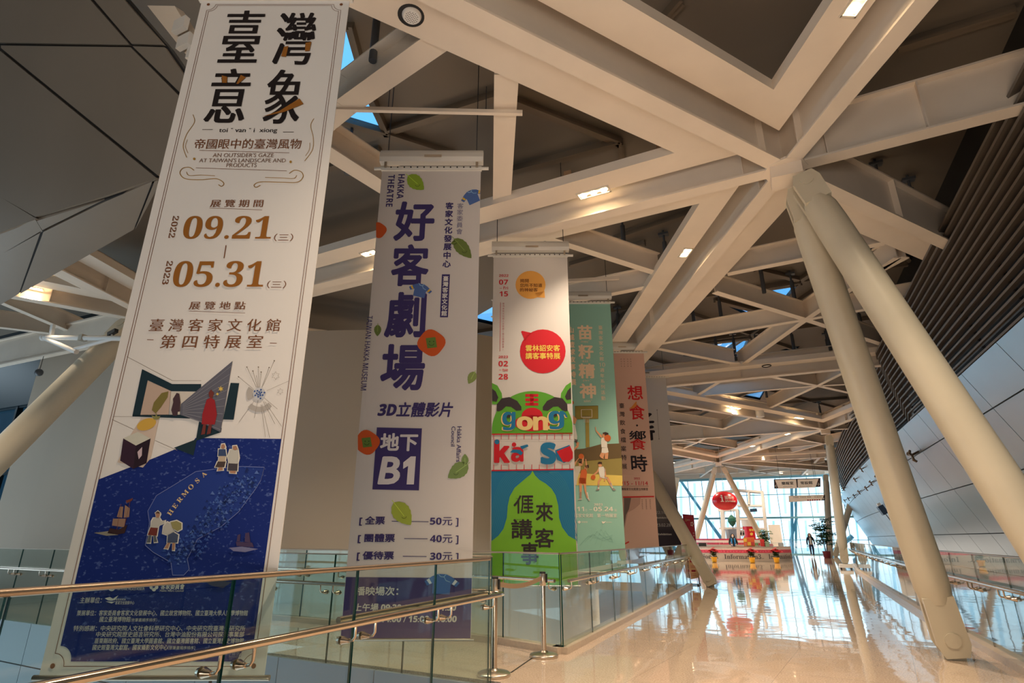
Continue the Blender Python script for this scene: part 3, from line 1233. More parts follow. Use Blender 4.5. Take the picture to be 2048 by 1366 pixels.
# white base box at the foot of the far right column
bx = thing('base_box', 'low white box on black castors around the foot of the middle-distance column', 'box', (f3.x, f3.y, 0))
g = mb(M_WHITE)
g.hexa([(f3.x - 0.27, f3.y - 0.45, 0.07), (f3.x + 0.27, f3.y - 0.45, 0.07), (f3.x + 0.27, f3.y + 0.1, 0.07), (f3.x - 0.27, f3.y + 0.1, 0.07)],
       [(f3.x - 0.24, f3.y - 0.40, 0.22), (f3.x + 0.24, f3.y - 0.40, 0.22), (f3.x + 0.24, f3.y + 0.06, 0.22), (f3.x - 0.24, f3.y + 0.06, 0.22)])
g.build('box_shell', bx, smooth=False)
for sx in (-0.2, 0.2):
    for sy in (-0.38, 0.02):
        mb(M_BLACK).tube([(f3.x + sx - 0.02, f3.y + sy, 0.035), (f3.x + sx + 0.02, f3.y + sy, 0.035)], 0.035, 12).build('castor', bx)

# ================================================================== BELT POSTS
def belt_post(label, p):
    t = thing('belt_post', label, 'crowd barrier post', (p.x, p.y, 0))
    b = mb(M_STEELC)
    b.lathe(p, [(0.165, 0.0), (0.17, 0.012), (0.168, 0.028), (0.15, 0.04), (0.05, 0.055), (0.036, 0.07)], 32)
    b.build('base', t)
    mb(M_STEEL).lathe(p, [(0.031, 0.05), (0.031, 0.79)], 20).build('pole', t)
    mb(M_STEELC).lathe(p, [(0.034, 0.775), (0.041, 0.785), (0.041, 0.905), (0.036, 0.915)], 20).build('belt_cassette', t)
    mb(M_BLACK).lathe(p, [(0.037, 0.905), (0.037, 0.93), (0.028, 0.936)], 20).build('cap', t)
    mb(M_BLACK).box(p + V((0.042, 0.01, 0.86)), (0.02, 0.035, 0.1)).build('belt_clip', t, smooth=False)
    return t


s1, s2 = onz(988, 1352), onz(1088, 1314)
st1 = belt_post('stainless belt post nearest the camera, its belt stretched to the second post', s1)
belt_post('stainless belt post in front of the railing corner, its belt clip receiving the grey belt', s2)
bl = mb(mat('belt_web', (150, 128, 104), 0.7))
for i in range(12):
    def bp_(t):
        p = s1 + (s2 - s1) * (0.04 + 0.92 * t)
        return V((p.x, p.y, 0.86 - 0.05 * math.sin(PI * t)))
    a, b = bp_(i / 12), bp_((i + 1) / 12)
    bl.bar(a, b, 0.004, 0.05)
bl.build('belt', st1, smooth=False)
sl = tag(mb(M_DARK).bar(s1 + V((0.1, 0.0, 0.004)) + V((0, 0.2, 0)), s2 + V((-0.1, -0.12, 0.004)), 0.012, 0.004).build('floor_strip', smooth=False), 'thin dark strip in the floor between the two belt posts', 'floor strip')

# ================================================================== LAMPS
M_LAMP = mat('lamp_glow', (255, 240, 215), 0.4, emit=(255, 226, 180), estr=28)
M_HOUS = mat('lamp_housing', (226, 216, 200), 0.4)


def spot(label, px, py, n, axis, power, z=ZP, group=None, point=(0, 0, -1), size=1.0):
    p = onz(px, py, z)
    d = V((axis[0], axis[1], 0)).normalized()
    m = V((-d.y, d.x, 0))
    t = thing('recessed_spotlight', label, 'spotlight', (p.x, p.y, z), group)
    wd = 0.17 * size
    b = mb(M_HOUS)
    ln = wd * n
    for s in (-1, 1):
        b.box(p + m * s * (wd / 2) + V((0, 0, -0.008)), (ln + 0.03, 0.025, 0.016), (d, m, V((0, 0, 1))))
        b.box(p + d * s * (ln / 2) + V((0, 0, -0.008)), (0.025, wd, 0.016), (d, m, V((0, 0, 1))))
    b.build('frame', t, smooth=False)
    for i in range(n):
        c = p + d * (i - (n - 1) / 2) * wd
        mb(M_LAMP).lathe(c + V((0, 0, -0.016)), [(0.05 * size, 0), (0.056 * size, 0.012)], 16).build('lens', t)
    l = bpy.data.lights.new('lamp', 'SPOT')
    l.energy = power
    l.color = (1.0, 0.80, 0.58)
    l.spot_size = math.radians(100)
    l.spot_blend = 0.9
    l.shadow_soft_size = 0.05
    o = bpy.data.objects.new('lamp', l)
    COL.objects.link(o)
    o.parent = t
    o.location = (0, 0, -0.05)
    return t


dM6 = (N['LN'] - N['R0'])
dM5 = (N['L1'] - N['R0'])
dM9 = (N['R1'] - N['L1'])
dM11 = (N['L2'] - N['R1'])
dM2 = (N['A2'] - N['R0'])
SP = 300
spot('row of three glowing spotlights in the girder right above the green tiger banner', 1187, 385, 3, dM6, SP * 1.3)
spot('pair of glowing spotlights in the girder slanting down left from the big roof joint', 1371, 505, 2, dM5, SP)
spot('single glaring spotlight at the top edge of the photo', 1716, 3, 2, dM2, SP)
spot('spotlight in the girder just left of the theatre banner', 739, 506, 2, dM6, SP)
spot('spotlight at the tip of the dark cladding on the far left', 68, 576, 2, N['LNa'] - N['LN'], SP * 0.45)
far = [(1470, 816, 3, dM9), (1598, 836, 3, dM9), (1575, 868, 2, dM11), (1505, 892, 2, dM11), (1388, 914, 1, dM11), (1347, 925, 1, dM9), (1393, 931, 1, dM9), (1526, 914, 1, dM9), (1503, 925, 1, dM9), (1562, 946, 2, dM9), (1614, 948, 1, dM9), (1308, 906, 2, dM9)]
names = ['glowing lamps on the long girder right of the last banner, left pair', 'glowing lamps on the long girder where it nears the middle column',
         'glowing lamps high on the girder dropping left from the middle column', 'glowing lamps half way down the girder above the red oval sign',
         'small lamp left of the roof joint over the red oval sign', 'tiny lamp nearest the glazed wall at far left', 'tiny lamp just below the girder left of the joint over the red oval sign',
         'small lamp right of the roof joint over the red oval sign', 'tiny lamp below and right of the roof joint over the red oval sign', 'pair of far lamps over the left end of the two-arrow sign',
         'far lamp over the right end of the two-arrow sign', 'lamp seen glowing beside the edge of the dark last banner']
for (x, y, n, ax), nm in zip(far, names):
    spot(nm, x, y, n, ax, SP * 2.2, size=1.25)

# round speakers set into the girders
def ceiling_speaker(label, px, py, r):
    p = onz(px, py, ZP)
    t = thing('ceiling_speaker', label, 'speaker', p)
    mb(M_DARK).lathe(p + V((0, 0, -0.005)), [(r, 0), (r, 0.005)], 28).build('opening', t)
    g = mb(M_WHITE).lathe(p + V((0.01, 0.0, -0.035)), [(r * 0.62, 0), (r * 0.72, 0.02), (r * 0.74, 0.035)], 28)
    g.build('grille', t)
    h = mb(M_DARK)
    for i in range(-3, 4):
        for j in range(-3, 4):
            if i * i + j * j < 11:
                h.lathe(p + V((0.01 + i * r * 0.15, j * r * 0.15, -0.0365)), [(r * 0.035, 0), (r * 0.035, 0.002)], 6)
    h.build('grille_hole', t)


ceiling_speaker('round white speaker set in a dark opening of the girder above the theatre banner', 822, 31, 0.14)
for lb, x, y in (('white drum-shaped lamp hanging under the long girder right of the last banner', 1519, 822),):
    p = onz(x, y, ZP)
    t = thing('drum_lamp', lb, 'lamp', p)
    mb(M_WHITE).lathe(p + V((0, 0, -0.26)), [(0.16, 0), (0.17, 0.02), (0.17, 0.3)], 24).build('shade', t)
    mb(M_HOUS).lathe(p + V((0, 0, -0.275)), [(0.12, 0), (0.13, 0.02)], 24).build('diffuser', t)
p = onz(1533, 731, ZP)
t = thing('ceiling_ring', 'small dark ring fitting under the girder in the middle of the roof', 'fitting', p)
mb(M_DARK).tube([p + V((0.13 * math.cos(a), 0.13 * math.sin(a), -0.02)) for a in [2 * PI * k / 20 for k in range(21)]], 0.015, 8).build('ring', t)
mb(M_WHITE).lathe(p + V((0, 0, -0.012)), [(0.11, 0), (0.11, 0.012)], 20).build('cover', t)

# ================================================================== SMALL FITTINGS
a, b = ony(660, 215, 1.0), None
# bar carrying the theatre banner
pb = lambda px, py: onp(px, py, C + FH * 6.0, FH)
sb = thing('suspension_bar', 'thin beige bar hung under the girders above the theatre banner', 'bar', pb(850, 222))
mb(M_BEAM).bar(pb(600, 216), pb(1045, 226), 0.05, 0.055).build('bar', sb, smooth=False)
for x in (776, 972):
    a = pb(x, 222)
    mb(M_DARK).tube([a, (a.x, a.y, 7.0)], 0.006, 6).build('hanger', sb)
sb = thing('suspension_bar', 'thin beige bar hung under the girders above the teal basketball banner', 'bar', onp(1180, 560, C + FH * 11.4, FH))
pq = lambda px, py: onp(px, py, C + FH * 11.55, FH)
mb(M_BEAM).bar(pq(1060, 566), pq(1238, 556), 0.06, 0.07).build('bar', sb, smooth=False)

# white tube bracket with a small camera, left of the tallest banner
Y = 6.7
q = lambda x, y: ony(x, y, Y)
tf = thing('tube_bracket', 'white triangular tube bracket left of the tallest banner, below the roof girders', 'bracket', q(87, 676))
mb(M_WHITE).tube([q(87, 675), q(420, 679)], 0.055, 12).ball(q(87, 675), 0.08, n=12).build('top_tube', tf)
mb(M_WHITE).tube([q(87, 675), q(153, 704)], 0.05, 12).build('strut', tf)
mb(M_WHITE).tube([q(150, 698), q(222, 678)], 0.04, 12).build('strut', tf)
mb(M_STEELC).box(q(166, 676), (0.12, 0.13, 0.13)).build('clamp', tf, smooth=False)
mb(M_WHITE).bar(q(102, 674), q(106, 650), 0.06, 0.09).build('drop_plate', tf, smooth=False)
cm = thing('security_camera', 'small dark security camera on the white tube bracket at left', 'camera', q(223, 671))
mb(M_DARK).bar(q(218, 669), q(233, 661), 0.08, 0.08).build('body', cm, smooth=False)
mb(M_WHITE).tube([q(223, 678), q(224, 667)], 0.02, 8).build('mount', cm)
pz = ony(78, 745, 8.15)
lp = thing('pendant_lamp', 'small round dark lamp hanging at the far left below the grey girder', 'lamp', pz)
mb(M_POST).ball(pz, 0.10, n=14).build('globe', lp)
mb(M_DARK).tube([pz, pz + V((0, 0, 0.5))], 0.008, 6).build('cord', lp)

# claw brackets on the leaning metal wall
M_CLAW = mat('claw_bronze', (120, 100, 82), 0.35, metal=0.8)


def wallpt(px, py):
    d = ray(px, py)
    lo, hi = 0.0, 0.2
    f = lambda t: (C + d * t).x - wp((C + d * t).y, (C + d * t).z).x
    for i in range(4000):
        if f(hi * i / 4000) > 0:
            return C + d * (hi * i / 4000)
    return C + d * hi


first = None
claws = [(1838, 903, 1.5, 'lowest-slung'), (1806, 923, 1.0, 'half hidden'), (1729, 935, 1, ''), (1715, 956, 1, ''), (1692, 975, 1, ''), (1760, 951, 1, ''), (1748, 962, 1, ''), (1738, 973, 1, ''), (1723, 981, 1, ''), (1713, 989, 1, ''), (1701, 995, 1, ''), (1693, 999, 1, '')]
CL = ['three-armed bracket on the metal wall between the two near columns, largest of all', 'bracket on the metal wall peeking out right behind the near walkway column',
      'rightmost bronze bracket in the top row just under the louvre', 'middle bronze bracket in the top row just under the louvre', 'leftmost bronze bracket in the top row just under the louvre',
      'dark bracket in the second row, nearest the walkway column', 'dark bracket in the second row, second from the walkway column', 'dark bracket in the second row, third from the walkway column',
      'bracket heading the lower left string on the metal wall', 'second bracket of the lower left string on the metal wall', 'third bracket of the lower left string on the metal wall', 'last bracket of the lower left string, nearest the glazed end wall']
nW = V((-1, 0, -slope)).normalized()
tW = V((0, 1, 0))
uW = nW.cross(tW).normalized()
for (x, y, k, _), lb in zip(claws, CL):
    p = wallpt(x, y)
    t = thing('wall_bracket', lb, 'wall bracket', p)
    g = mb(M_CLAW).tube([p, p + nW * 0.16 * k], 0.022 * k, 8)
    g.build('stem', t)
    e = p + nW * 0.15 * k
    for a in (90, 215, 330):
        d = tW * math.cos(math.radians(a)) + uW * math.sin(math.radians(a))
        mb(M_CLAW).tube([e, e + d * 0.09 * k + nW * 0.03 * k, e + d * 0.15 * k], [0.024 * k, 0.03 * k, 0.022 * k], 8).build('arm', t)
p = wallpt(1773, 1016)
t = thing('wall_projector', 'blue-black box with a rod mounted on the metal wall behind the walkway column', 'projector', p)
mb(mat('blue_black', (34, 58, 84), 0.4)).box(p + nW * 0.2, (0.25, 0.55, 0.42), (nW, tW, uW)).build('body', t, smooth=False)
mb(M_DARK).tube([p + nW * 0.2, p + nW * 0.12 + uW * 0.75 + tW * 0.5], 0.02, 8).build('rod', t)
mb(M_WHITE).box(p + nW * 0.2 - uW * 0.28 - tW * 0.1, (0.14, 0.25, 0.12), (nW, tW, uW)).build('mount', t, smooth=False)
ha = [wallpt(x, y) + nW * 0.03 for x, y in [(1781, 1031), (1788, 1028), (1806, 1066), (1806, 1078)]]
tag(mb(mat('tan_frame', (176, 140, 108), 0.5)).slab(ha, nW * 0.05).build('wall_hatch', smooth=False), 'tan wooden edge of a hatch in the metal wall, just left of the walkway column', 'hatch')

# glowing green exit sign lying low behind the near railing
e0 = onp(414, 1349, C + FH * 4.6, FH)
ex = thing('exit_sign', 'small slanted green and white emergency exit light seen low behind the near glass railing', 'exit sign', e0)
pe = lambda x, y: onp(x, y, C + FH * 4.6, FH)
q4 = [pe(368, 1357), pe(424, 1339), pe(462, 1342), pe(410, 1359)]
mb(mat('exit_white', (214, 240, 232), 0.4, emit=(190, 255, 235), estr=0.6)).slab(q4, FH * 0.03).build('face', ex, smooth=False)
q5 = [pe(388, 1354) - FH * 0.004, pe(424, 1343) - FH * 0.004, pe(446, 1344) - FH * 0.004, pe(412, 1355) - FH * 0.004]
mb(mat('exit_green', (70, 190, 140), 0.4, emit=(60, 210, 150), estr=0.5)).slab(q5, -FH * 0.002).build('pictogram', ex, smooth=False)
hk = mb(M_DARK)
a = q4[1]
hk.tube([V((a.x, a.y, a.z)), V((a.x, a.y + 0.05, -2.9))], 0.012, 6).build('post', ex)

# small clamp lamps fixed on top of the girder panels
for lb, x, y in (('small dark clamp lamp standing on the girder left of the three glowing spotlights', 1131, 366), ('small dark clamp lamp on the girder tip right of the three glowing spotlights', 1318, 312)):
    p = onz(x, y, ZP + 0.2)
    t = thing('clamp_lamp', lb, 'lamp', p)
    mb(M_DARK).tube([p + V((0, 0, -0.06)), p + V((0, 0, 0.14))], 0.015, 8).tube([p + V((-0.09, 0, -0.03)), p + V((-0.05, 0, 0.05)), p + V((0.05, 0, 0.05)), p + V((0.08, 0, -0.03))], 0.012, 6).build('stand', t)
    mb(mat('tan_frame', (176, 140, 108), 0.5)).box(p + V((0.04, 0, 0.17)), (0.12, 0.03, 0.09)).build('head', t, smooth=False)
# ================================================================== BANNERS
M_ROLL = mat('roller_white', (222, 218, 210), 0.4)


def banner(label, dist, u0, u1, zb, zt, base, header=True, cloth_mat=None):
    p0 = C + FH * dist
    p0.z = 0
    t = thing('hanging_banner', label, 'banner', p0 + RT * ((u0 + u1) / 2) + V((0, 0, zb)))
    X, Nn = RT, -FH
    pt = lambda u, z, n=0: p0 + X * u + V((0, 0, z)) + Nn * n
    cb = mb(cloth_mat or mat('cloth_%d_%d_%d' % base, base, 0.85, spec=0.2))
    cb.box(pt((u0 + u1) / 2, (zb + zt) / 2), (u1 - u0, 0.005, zt - zb), (X, Nn, V((0, 0, 1))))
    cl = cb.build('cloth', t, smooth=False)
    mb(M_STEELC).tube([pt(u0 - 0.03, zb - 0.012), pt(u1 + 0.03, zb - 0.012)], 0.014, 10).build('bottom_bar', t)
    if header:
        b = mb(M_ROLL)
        b.box(pt((u0 + u1) / 2, zt + 0.035), (u1 - u0 + 0.02, 0.05, 0.05), (X, Nn, V((0, 0, 1))))
        b.tube([pt(u0 - 0.10, zt + 0.035, 0.01), pt(u1 + 0.10, zt + 0.035, 0.01)], 0.022, 10)
        b.build('clamp_rail', t, smooth=False)
        d = mb(M_DARK)
        k = u0 + 0.12
        while k < u1 - 0.05:
            d.box(pt(k, zt + 0.04, 0.034), (0.018, 0.004, 0.018), (X, Nn, V((0, 0, 1))))
            k += 0.085
        d.build('rail_holes', t, smooth=False)
        b = mb(M_ROLL)
        pr = [(0.0, 0.11), (0.09, 0.11), (0.11, 0.17), (0.09, 0.25), (0.06, 0.30), (0.0, 0.30)]
        b.slab([pt(u0 - 0.03, zt + z, n - 0.03) for n, z in pr], X * (u1 - u0 + 0.06))
        b.build('roller_housing', t, smooth=False)
        for u in (u0 + 0.05, u1 - 0.05):
            mb(M_STEELC).box(pt(u, zt + 0.08, 0.04), (0.03, 0.03, 0.10), (X, Nn, V((0, 0, 1)))).build('rail_clip', t, smooth=False)
        mb(M_STEELC).box(pt(u0 + (u1 - u0) * 0.52, zt + 0.16, 0.108), (0.22, 0.004, 0.035), (X, Nn, V((0, 0, 1)))).build('name_plate', t, smooth=False)
        for u in (u0 + 0.06, u1 - 0.06):
            mb(M_DARK).tube([pt(u, zt + 0.28), pt(u, 7.98)], 0.006, 6).build('wire', t)
    else:
        mb(M_ROLL).box(pt((u0 + u1) / 2, zt + 0.05, 0.02), (u1 - u0 + 0.05, 0.08, 0.1), (X, Nn, V((0, 0, 1)))).build('roller_housing', t, smooth=False)
        for u in (u0 + 0.06, u1 - 0.06):
            mb(M_DARK).tube([pt(u, zt + 0.1), pt(u, 7.98)], 0.006, 6).build('wire', t)
    pp = Print(p0, X, V((0, 0, 1)), Nn)
    return t, cl, pp


# ---------------------------------------------------------------- 1: the tallest, nearest banner
B1, c1, p = banner('tallest, nearest banner, off-white over a deep blue sea map, with large black Chinese title', 3.44, -2.523, -1.322, 0.63, 5.45, (224, 222, 220), header=False)
BR = (118, 74, 48)
U0, U1, Z0, Z1 = -2.523, -1.322, 0.63, 5.45
sea = mat('sea_print', (22, 46, 122), 0.8, spec=0.2)
nt = sea.node_tree
tc = nt.nodes.new('ShaderNodeTexCoord')
mp = nt.nodes.new('ShaderNodeMapping')
mp.inputs['Scale'].default_value = (38, 38, 60)
vo = nt.nodes.new('ShaderNodeTexNoise')
vo.inputs['Scale'].default_value = 1.0
vo.inputs['Detail'].default_value = 2
ra = nt.nodes.new('ShaderNodeValToRGB')
ra.color_ramp.elements[0].position = 0.60
ra.color_ramp.elements[0].color = rgb(20, 42, 118)
ra.color_ramp.elements[1].position = 0.72
ra.color_ramp.elements[1].color = rgb(78, 98, 160)
nt.links.new(tc.outputs['Object'], mp.inputs[0])
nt.links.new(mp.outputs[0], vo.inputs['Vector'])
nt.links.new(vo.outputs['Fac'], ra.inputs[0])
nt.links.new(ra.outputs[0], nt.nodes['Principled BSDF'].inputs['Base Color'])


def arcuv(cu, cv, r, a0, a1, n=8):
    return [(cu + r * math.cos(math.radians(a0 + (a1 - a0) * k / n)), cv + r * math.sin(math.radians(a0 + (a1 - a0) * k / n))) for k in range(n + 1)]


def framed(i, r):
    a, b, c, d = U0 + i, U1 - i, Z0 + i * 0.72, Z1 - i * 0.7
    o = r
    return arcuv(a, c, o, 90, 0) + arcuv(b, c, o, 180, 90) + arcuv(b, d, o, 270, 180) + arcuv(a, d, o, 0, -90)


p.b.use(sea)
p.layer(0)
def notch(cu, cv, a0, a1):
    return arcuv(cu, cv, 0.075, a0, a1, 8)
bx0, bx1, bz = U0 + 0.078, U1 - 0.078, Z0 + 0.066
q = [p.uv(392, 876), p.uv(563.5, 878)] + [(bx1, bz + 0.075)] + notch(bx1, bz, 90, 180)[1:-1] + [(bx1 - 0.075, bz), (bx0 + 0.075, bz)] + notch(bx0, bz, 0, 90)[1:-1] + [(bx0, bz + 0.075), p.uv(198, 959), p.uv(312, 915), p.uv(386, 884)]
p.polyuv(q)
p.layer(1).ink(*BR)
p.strokeuv(framed(0.060, 0.062), 0.003, True)
zb_ = p.uv(565, 878)[1]
fr_ = framed(0.076, 0.062)[9:]
fr_ = [a for a in fr_ if a[1] > Z0 + 1]
p.strokeuv([(fr_[0][0], zb_)] + fr_ + [(fr_[-1][0], p.uv(198, 959)[1])], 0.003)

for a in (U0 + 0.062, U1 - 0.062):
    for b in (Z0 + 0.045, Z1 - 0.042):
        p.polyuv(arcuv(a, b, 0.013, 0, 360, 14)[:-1])
INK = (30, 24, 26)
p.layer(2).ink(*INK)
p.ming('臺', 484, 75, 98, 104).ming('灣', 590, 79, 96, 104).ming('意', 457, 193, 102, 108).ming('象', 567, 195, 92, 108)
p.layer(4).ink(*M_GOLD)
for poly_ in ([(563, 115), (569, 96), (578, 94), (573, 116)], [(612, 88), (624, 86), (620, 104), (611, 105)], [(445, 153), (456, 156), (455, 168), (446, 168)], [(483, 152), (493, 157), (478, 170), (474, 170)],
              [(524, 236), (560, 224), (600, 199), (608, 210), (570, 226)]):
    p.poly(poly_)
p.layer(2).ink(*INK)
p.text('toi ˇ van ˇ i  xiong', 439, 555, 263, 11, 0.008)
p.stroke([(406, 260.5), (426, 260.5)], 1.2).stroke([(567, 265.5), (588, 265.5)], 1.2)
p.ink(*BR)
p.text('帝國眼中的臺灣風物', 391, 603, 289, 20, 0.006, dy=4)
p.stroke([(400, 302), (579, 307)], 1).stroke([(393, 337), (574, 343)], 1)
p.ink(128, 100, 84)
p.text("AN OUTSIDER'S GAZE", 427, 548, 311.5, 8, 0, dy=2).text("AT TAIWAN'S LANDSCAPE AND", 400, 572, 322, 8, 0, dy=2).text('PRODUCTS', 454, 514, 331.5, 8, 0)
p.ink(164, 126, 52)
p.ell(389.5, 319, 2.4, 2.6).ell(582, 325, 2.4, 2.6)


def curve(pts, n=8):
    out = []
    for i in range(len(pts) - 1):
        p0_, p1_, p2_, p3_ = pts[max(i - 1, 0)], pts[i], pts[i + 1], pts[min(i + 2, len(pts) - 1)]
        for k in range(n):
            t = k / n
            out.append(tuple(0.5 * (2 * p1_[j] + (p2_[j] - p0_[j]) * t + (2 * p0_[j] - 5 * p1_[j] + 4 * p2_[j] - p3_[j]) * t * t + (3 * p1_[j] - p0_[j] - 3 * p2_[j] + p3_[j]) * t ** 3) for j in (0, 1)))
    return out + [pts[-1]]


c4 = lambda pts: curve([(x / 2.926, y / 2.926) for x, y in pts])
p.stroke(c4([(1138, 1000), (1110, 983), (1070, 990), (1057, 1020), (1090, 1050), (1180, 1055), (1270, 1050), (1312, 1075), (1300, 1094), (1282, 1085)]), 1.5)
p.stroke(c4([(1095, 1010), (1110, 1030), (1180, 1028), (1260, 1032)]), 1.2)
p.stroke(c4([(1695, 1018), (1725, 1000), (1765, 1010), (1775, 1040), (1740, 1070), (1650, 1070), (1530, 1068), (1490, 1085), (1500, 1100), (1525, 1088)]), 1.5)
p.stroke(c4([(1738, 1030), (1720, 1048), (1650, 1045), (1555, 1042)]), 1.2)
p.stroke(c4([(1132, 675), (1140, 720), (1095, 790), (1075, 860), (1095, 925)]), 1.1).stroke(c4([(1100, 820), (1088, 860), (1103, 900)]), 0.8)
p.stroke(c4([(1838, 698), (1820, 740), (1835, 810), (1830, 880), (1785, 945)]), 1.1).stroke(c4([(1815, 840), (1812, 880), (1790, 915)]), 0.8)
p.ink(*BR)
p.text('展 覽 期 間', 422, 527, 408, 15, 0.01, dy=2).stroke([(420, 417), (525, 421)], 0.9)
p.rtext(serif('2022'), 354, 433, 343, 477, 12, 0.0)
p.rtext(serif('2023'), 340, 523, 332, 570, 12, 0.0)
p.ink(*M_GOLD)
p.text(serif('09.21'), 369, 545, 456, 46, 0.002, dy=4)
p.text(serif('05.31'), 349, 530, 549, 52, 0.002, dy=4)
p.ink(*BR)
p.text('（三）', 549, 587, 476, 15, 0).text('（三）', 535, 573, 570, 15, 0)
p.stroke([(453, 492), (449, 517)], 1.8)
p.text('展 覽 地 點', 380, 492, 612, 16, 0.01, dy=2).stroke([(379, 623), (491, 627)], 0.9)
p.text('臺 灣 客 家 文 化 館', 302, 561, 651, 25, 0.006, dy=7)
p.text('第 四 特 展 室', 323, 526, 684, 27, 0.006, dy=5)
p.stroke([(296, 680), (308, 680.5)], 1.4).stroke([(541, 687), (554, 687.5)], 1.4)
# folding screen with a map, figures, pineapple and tea chest
c5 = lambda pts: [(x / 2.926, 450 + y / 2.926) for x, y in pts]
c6 = lambda pts: [(x / 2.926, 899 + y / 2.926) for x, y in pts]
p.layer(1).ink(128, 118, 108)
p.stroke(c5([(745, 772), (1010, 912), (1180, 912)]), 0.7).stroke(c5([(665, 1122), (780, 1122)]), 0.7).stroke(c5([(660, 1140), (785, 1198)]), 0.7).stroke(c5([(910, 1262), (1040, 1320)]), 0.7)
cx, cy = 1520, 990
for k, (x, y) in enumerate([(1447, 833), (1514, 833), (1577, 836), (1607, 796), (1398, 890), (1482, 856), (1530, 862), (1690, 915), (1625, 1078), (1400, 1155), (1490, 1130), (1555, 1240), (1580, 1245), (1650, 1180), (1610, 1165), (1502, 882)]):
    p.stroke(c5([(cx + (x - cx) * 0.25, cy + (y - cy) * 0.25), (x, y)]), 0.5)
    if k < 7:
        p.poly(c5([(x + 4 * math.cos(a), y + 4 * math.sin(a)) for a in [i * PI / 4 for i in range(8)]]))
p.ink(176, 172, 168)
p.poly(c5([(cx - 75 * math.cos(a), cy - 75 * math.sin(a)) for a in [-0.5 + i * 0.1 for i in range(12)]] + [(cx - 40 * math.cos(a), cy - 40 * math.sin(a)) for a in [0.6 - i * 0.1 for i in range(12)]]))
p.poly(c5([(cx + 100 * math.cos(a), cy + 105 * math.sin(a)) for a in [0.75 + i * 0.12 for i in range(14)]] + [(cx + 72 * math.cos(a), cy + 75 * math.sin(a)) for a in [2.3 - i * 0.12 for i in range(14)]]))
for sx, sy, r1 in ((1615, 883, 24), (1642, 975, 18)):
    p.stroke(c5([(sx + (r1 if i % 2 else r1 * 0.55) * math.cos(i * PI / 6), sy + (r1 if i % 2 else r1 * 0.55) * math.sin(i * PI / 6)) for i in range(13)]), 0.6)
TEAL = (24, 48, 60)
p.layer(2).ink(196, 200, 208)
p.poly(c5([(cx + 36 * math.cos(a), cy + 36 * math.sin(a)) for a in [i * PI / 12 for i in range(24)]]))
p.layer(3).ink(52, 84, 150)
for i in range(14):
    a, r = i * 2.4, 6 + i * 2.0
    p.poly(c5([(cx + r * math.cos(a) + 6 * math.cos(b), cy + r * math.sin(a) + 5 * math.sin(b)) for b in [j * PI / 3 for j in range(6)]]))
p.layer(1).ink(*TEAL)
p.poly(c5([(835, 845), (1010, 932), (1180, 932), (1180, 976), (1005, 974), (868, 910), (822, 1118), (778, 1118)]))
p.poly(c5([(780, 1112), (1115, 1110), (1115, 1134), (778, 1122)]))
p.poly(c5([(1352, 925), (1402, 927), (1370, 1141), (1308, 1139)]))
p.poly(c5([(1168, 1150), (1300, 1190), (1296, 1214), (1154, 1262), (1135, 1350), (1020, 1305), (1150, 1255)]))
p.ink(188, 166, 152)
p.poly(c5([(868, 912), (1003, 972), (990, 1114), (824, 1116)]))
p.ink(206, 200, 190)
p.poly(c5([(1004, 976), (1150, 978), (1060, 1050), (1056, 1112), (994, 1112)]))
p.layer(2).ink(122, 112, 60)
p.poly(c5([(990, 975), (950, 985), (905, 1040), (893, 1085), (915, 1105), (945, 1070), (985, 1010)]))
p.ink(96, 98, 112)
p.poly(c5([(1364, 798), (1294, 1214), (1170, 1152), (1058, 1112), (1064, 1048), (1160, 968)]))
p.layer(3).ink(150, 152, 160)
for i in range(9):
    a = i / 8
    p.stroke(c5([(1075, 1052 + a * 58), (1355 - a * 60, 830 + a * 370)]), 0.6)
p.ink(70, 52, 60)
p.layer(4).poly(c5([(1040, 985), (1055, 990), (1062, 1040), (1058, 1095), (1045, 1095), (1042, 1118), (1018, 1118), (1008, 1085), (1020, 1040), (1018, 1020)]))
p.ink(150, 36, 44)
p.poly(c5([(1215, 1025), (1240, 1012), (1262, 1028), (1275, 1110), (1262, 1170), (1186, 1168), (1190, 1110)]))
p.ink(112, 52, 48)
p.poly(c5([(1240, 965), (1258, 985), (1250, 1015), (1230, 1010), (1226, 985)])).poly(c5([(1195, 1170), (1212, 1170), (1205, 1225), (1182, 1230)])).poly(c5([(1228, 1170), (1246, 1170), (1238, 1222), (1215, 1228)]))
p.ink(220, 190, 92)
for sx, sy, r1 in ((1298, 962, 18), (1278, 992, 11)):
    p.poly(c5([(sx + (r1 if i % 2 else r1 * 0.4) * math.cos(i * PI / 6), sy + (r1 if i % 2 else r1 * 0.4) * math.sin(i * PI / 6)) for i in range(12)]))
p.layer(1).ink(204, 186, 172)
p.poly(c5([(830, 1130), (935, 1130), (885, 1366), (840, 1420), (690, 1390), (760, 1240)]))
p.layer(2).ink(206, 166, 74)
p.poly(c5([(862 + 56 * math.cos(a) * 1.0, 1168 + 34 * math.sin(a) - 14 * math.cos(a)) for a in [i * PI / 12 for i in range(24)]]))
p.ink(132, 132, 84)
p.poly(c5([(905, 1140), (890, 1115), (912, 1122), (918, 1100), (926, 1122), (944, 1118), (930, 1140)]))
p.ink(54, 34, 52)
p.poly(c5([(726, 1250), (800, 1292), (785, 1428), (708, 1380)])).ink(40, 26, 40).poly(c5([(800, 1292), (886, 1250), (862, 1395), (785, 1428)]))
p.ink(200, 200, 188).poly(c5([(726, 1250), (812, 1212), (886, 1250), (800, 1292)]))
p.layer(3).ink(200, 180, 190).poly(c5([(810, 1330), (838, 1300), (836, 1350), (818, 1372)]))
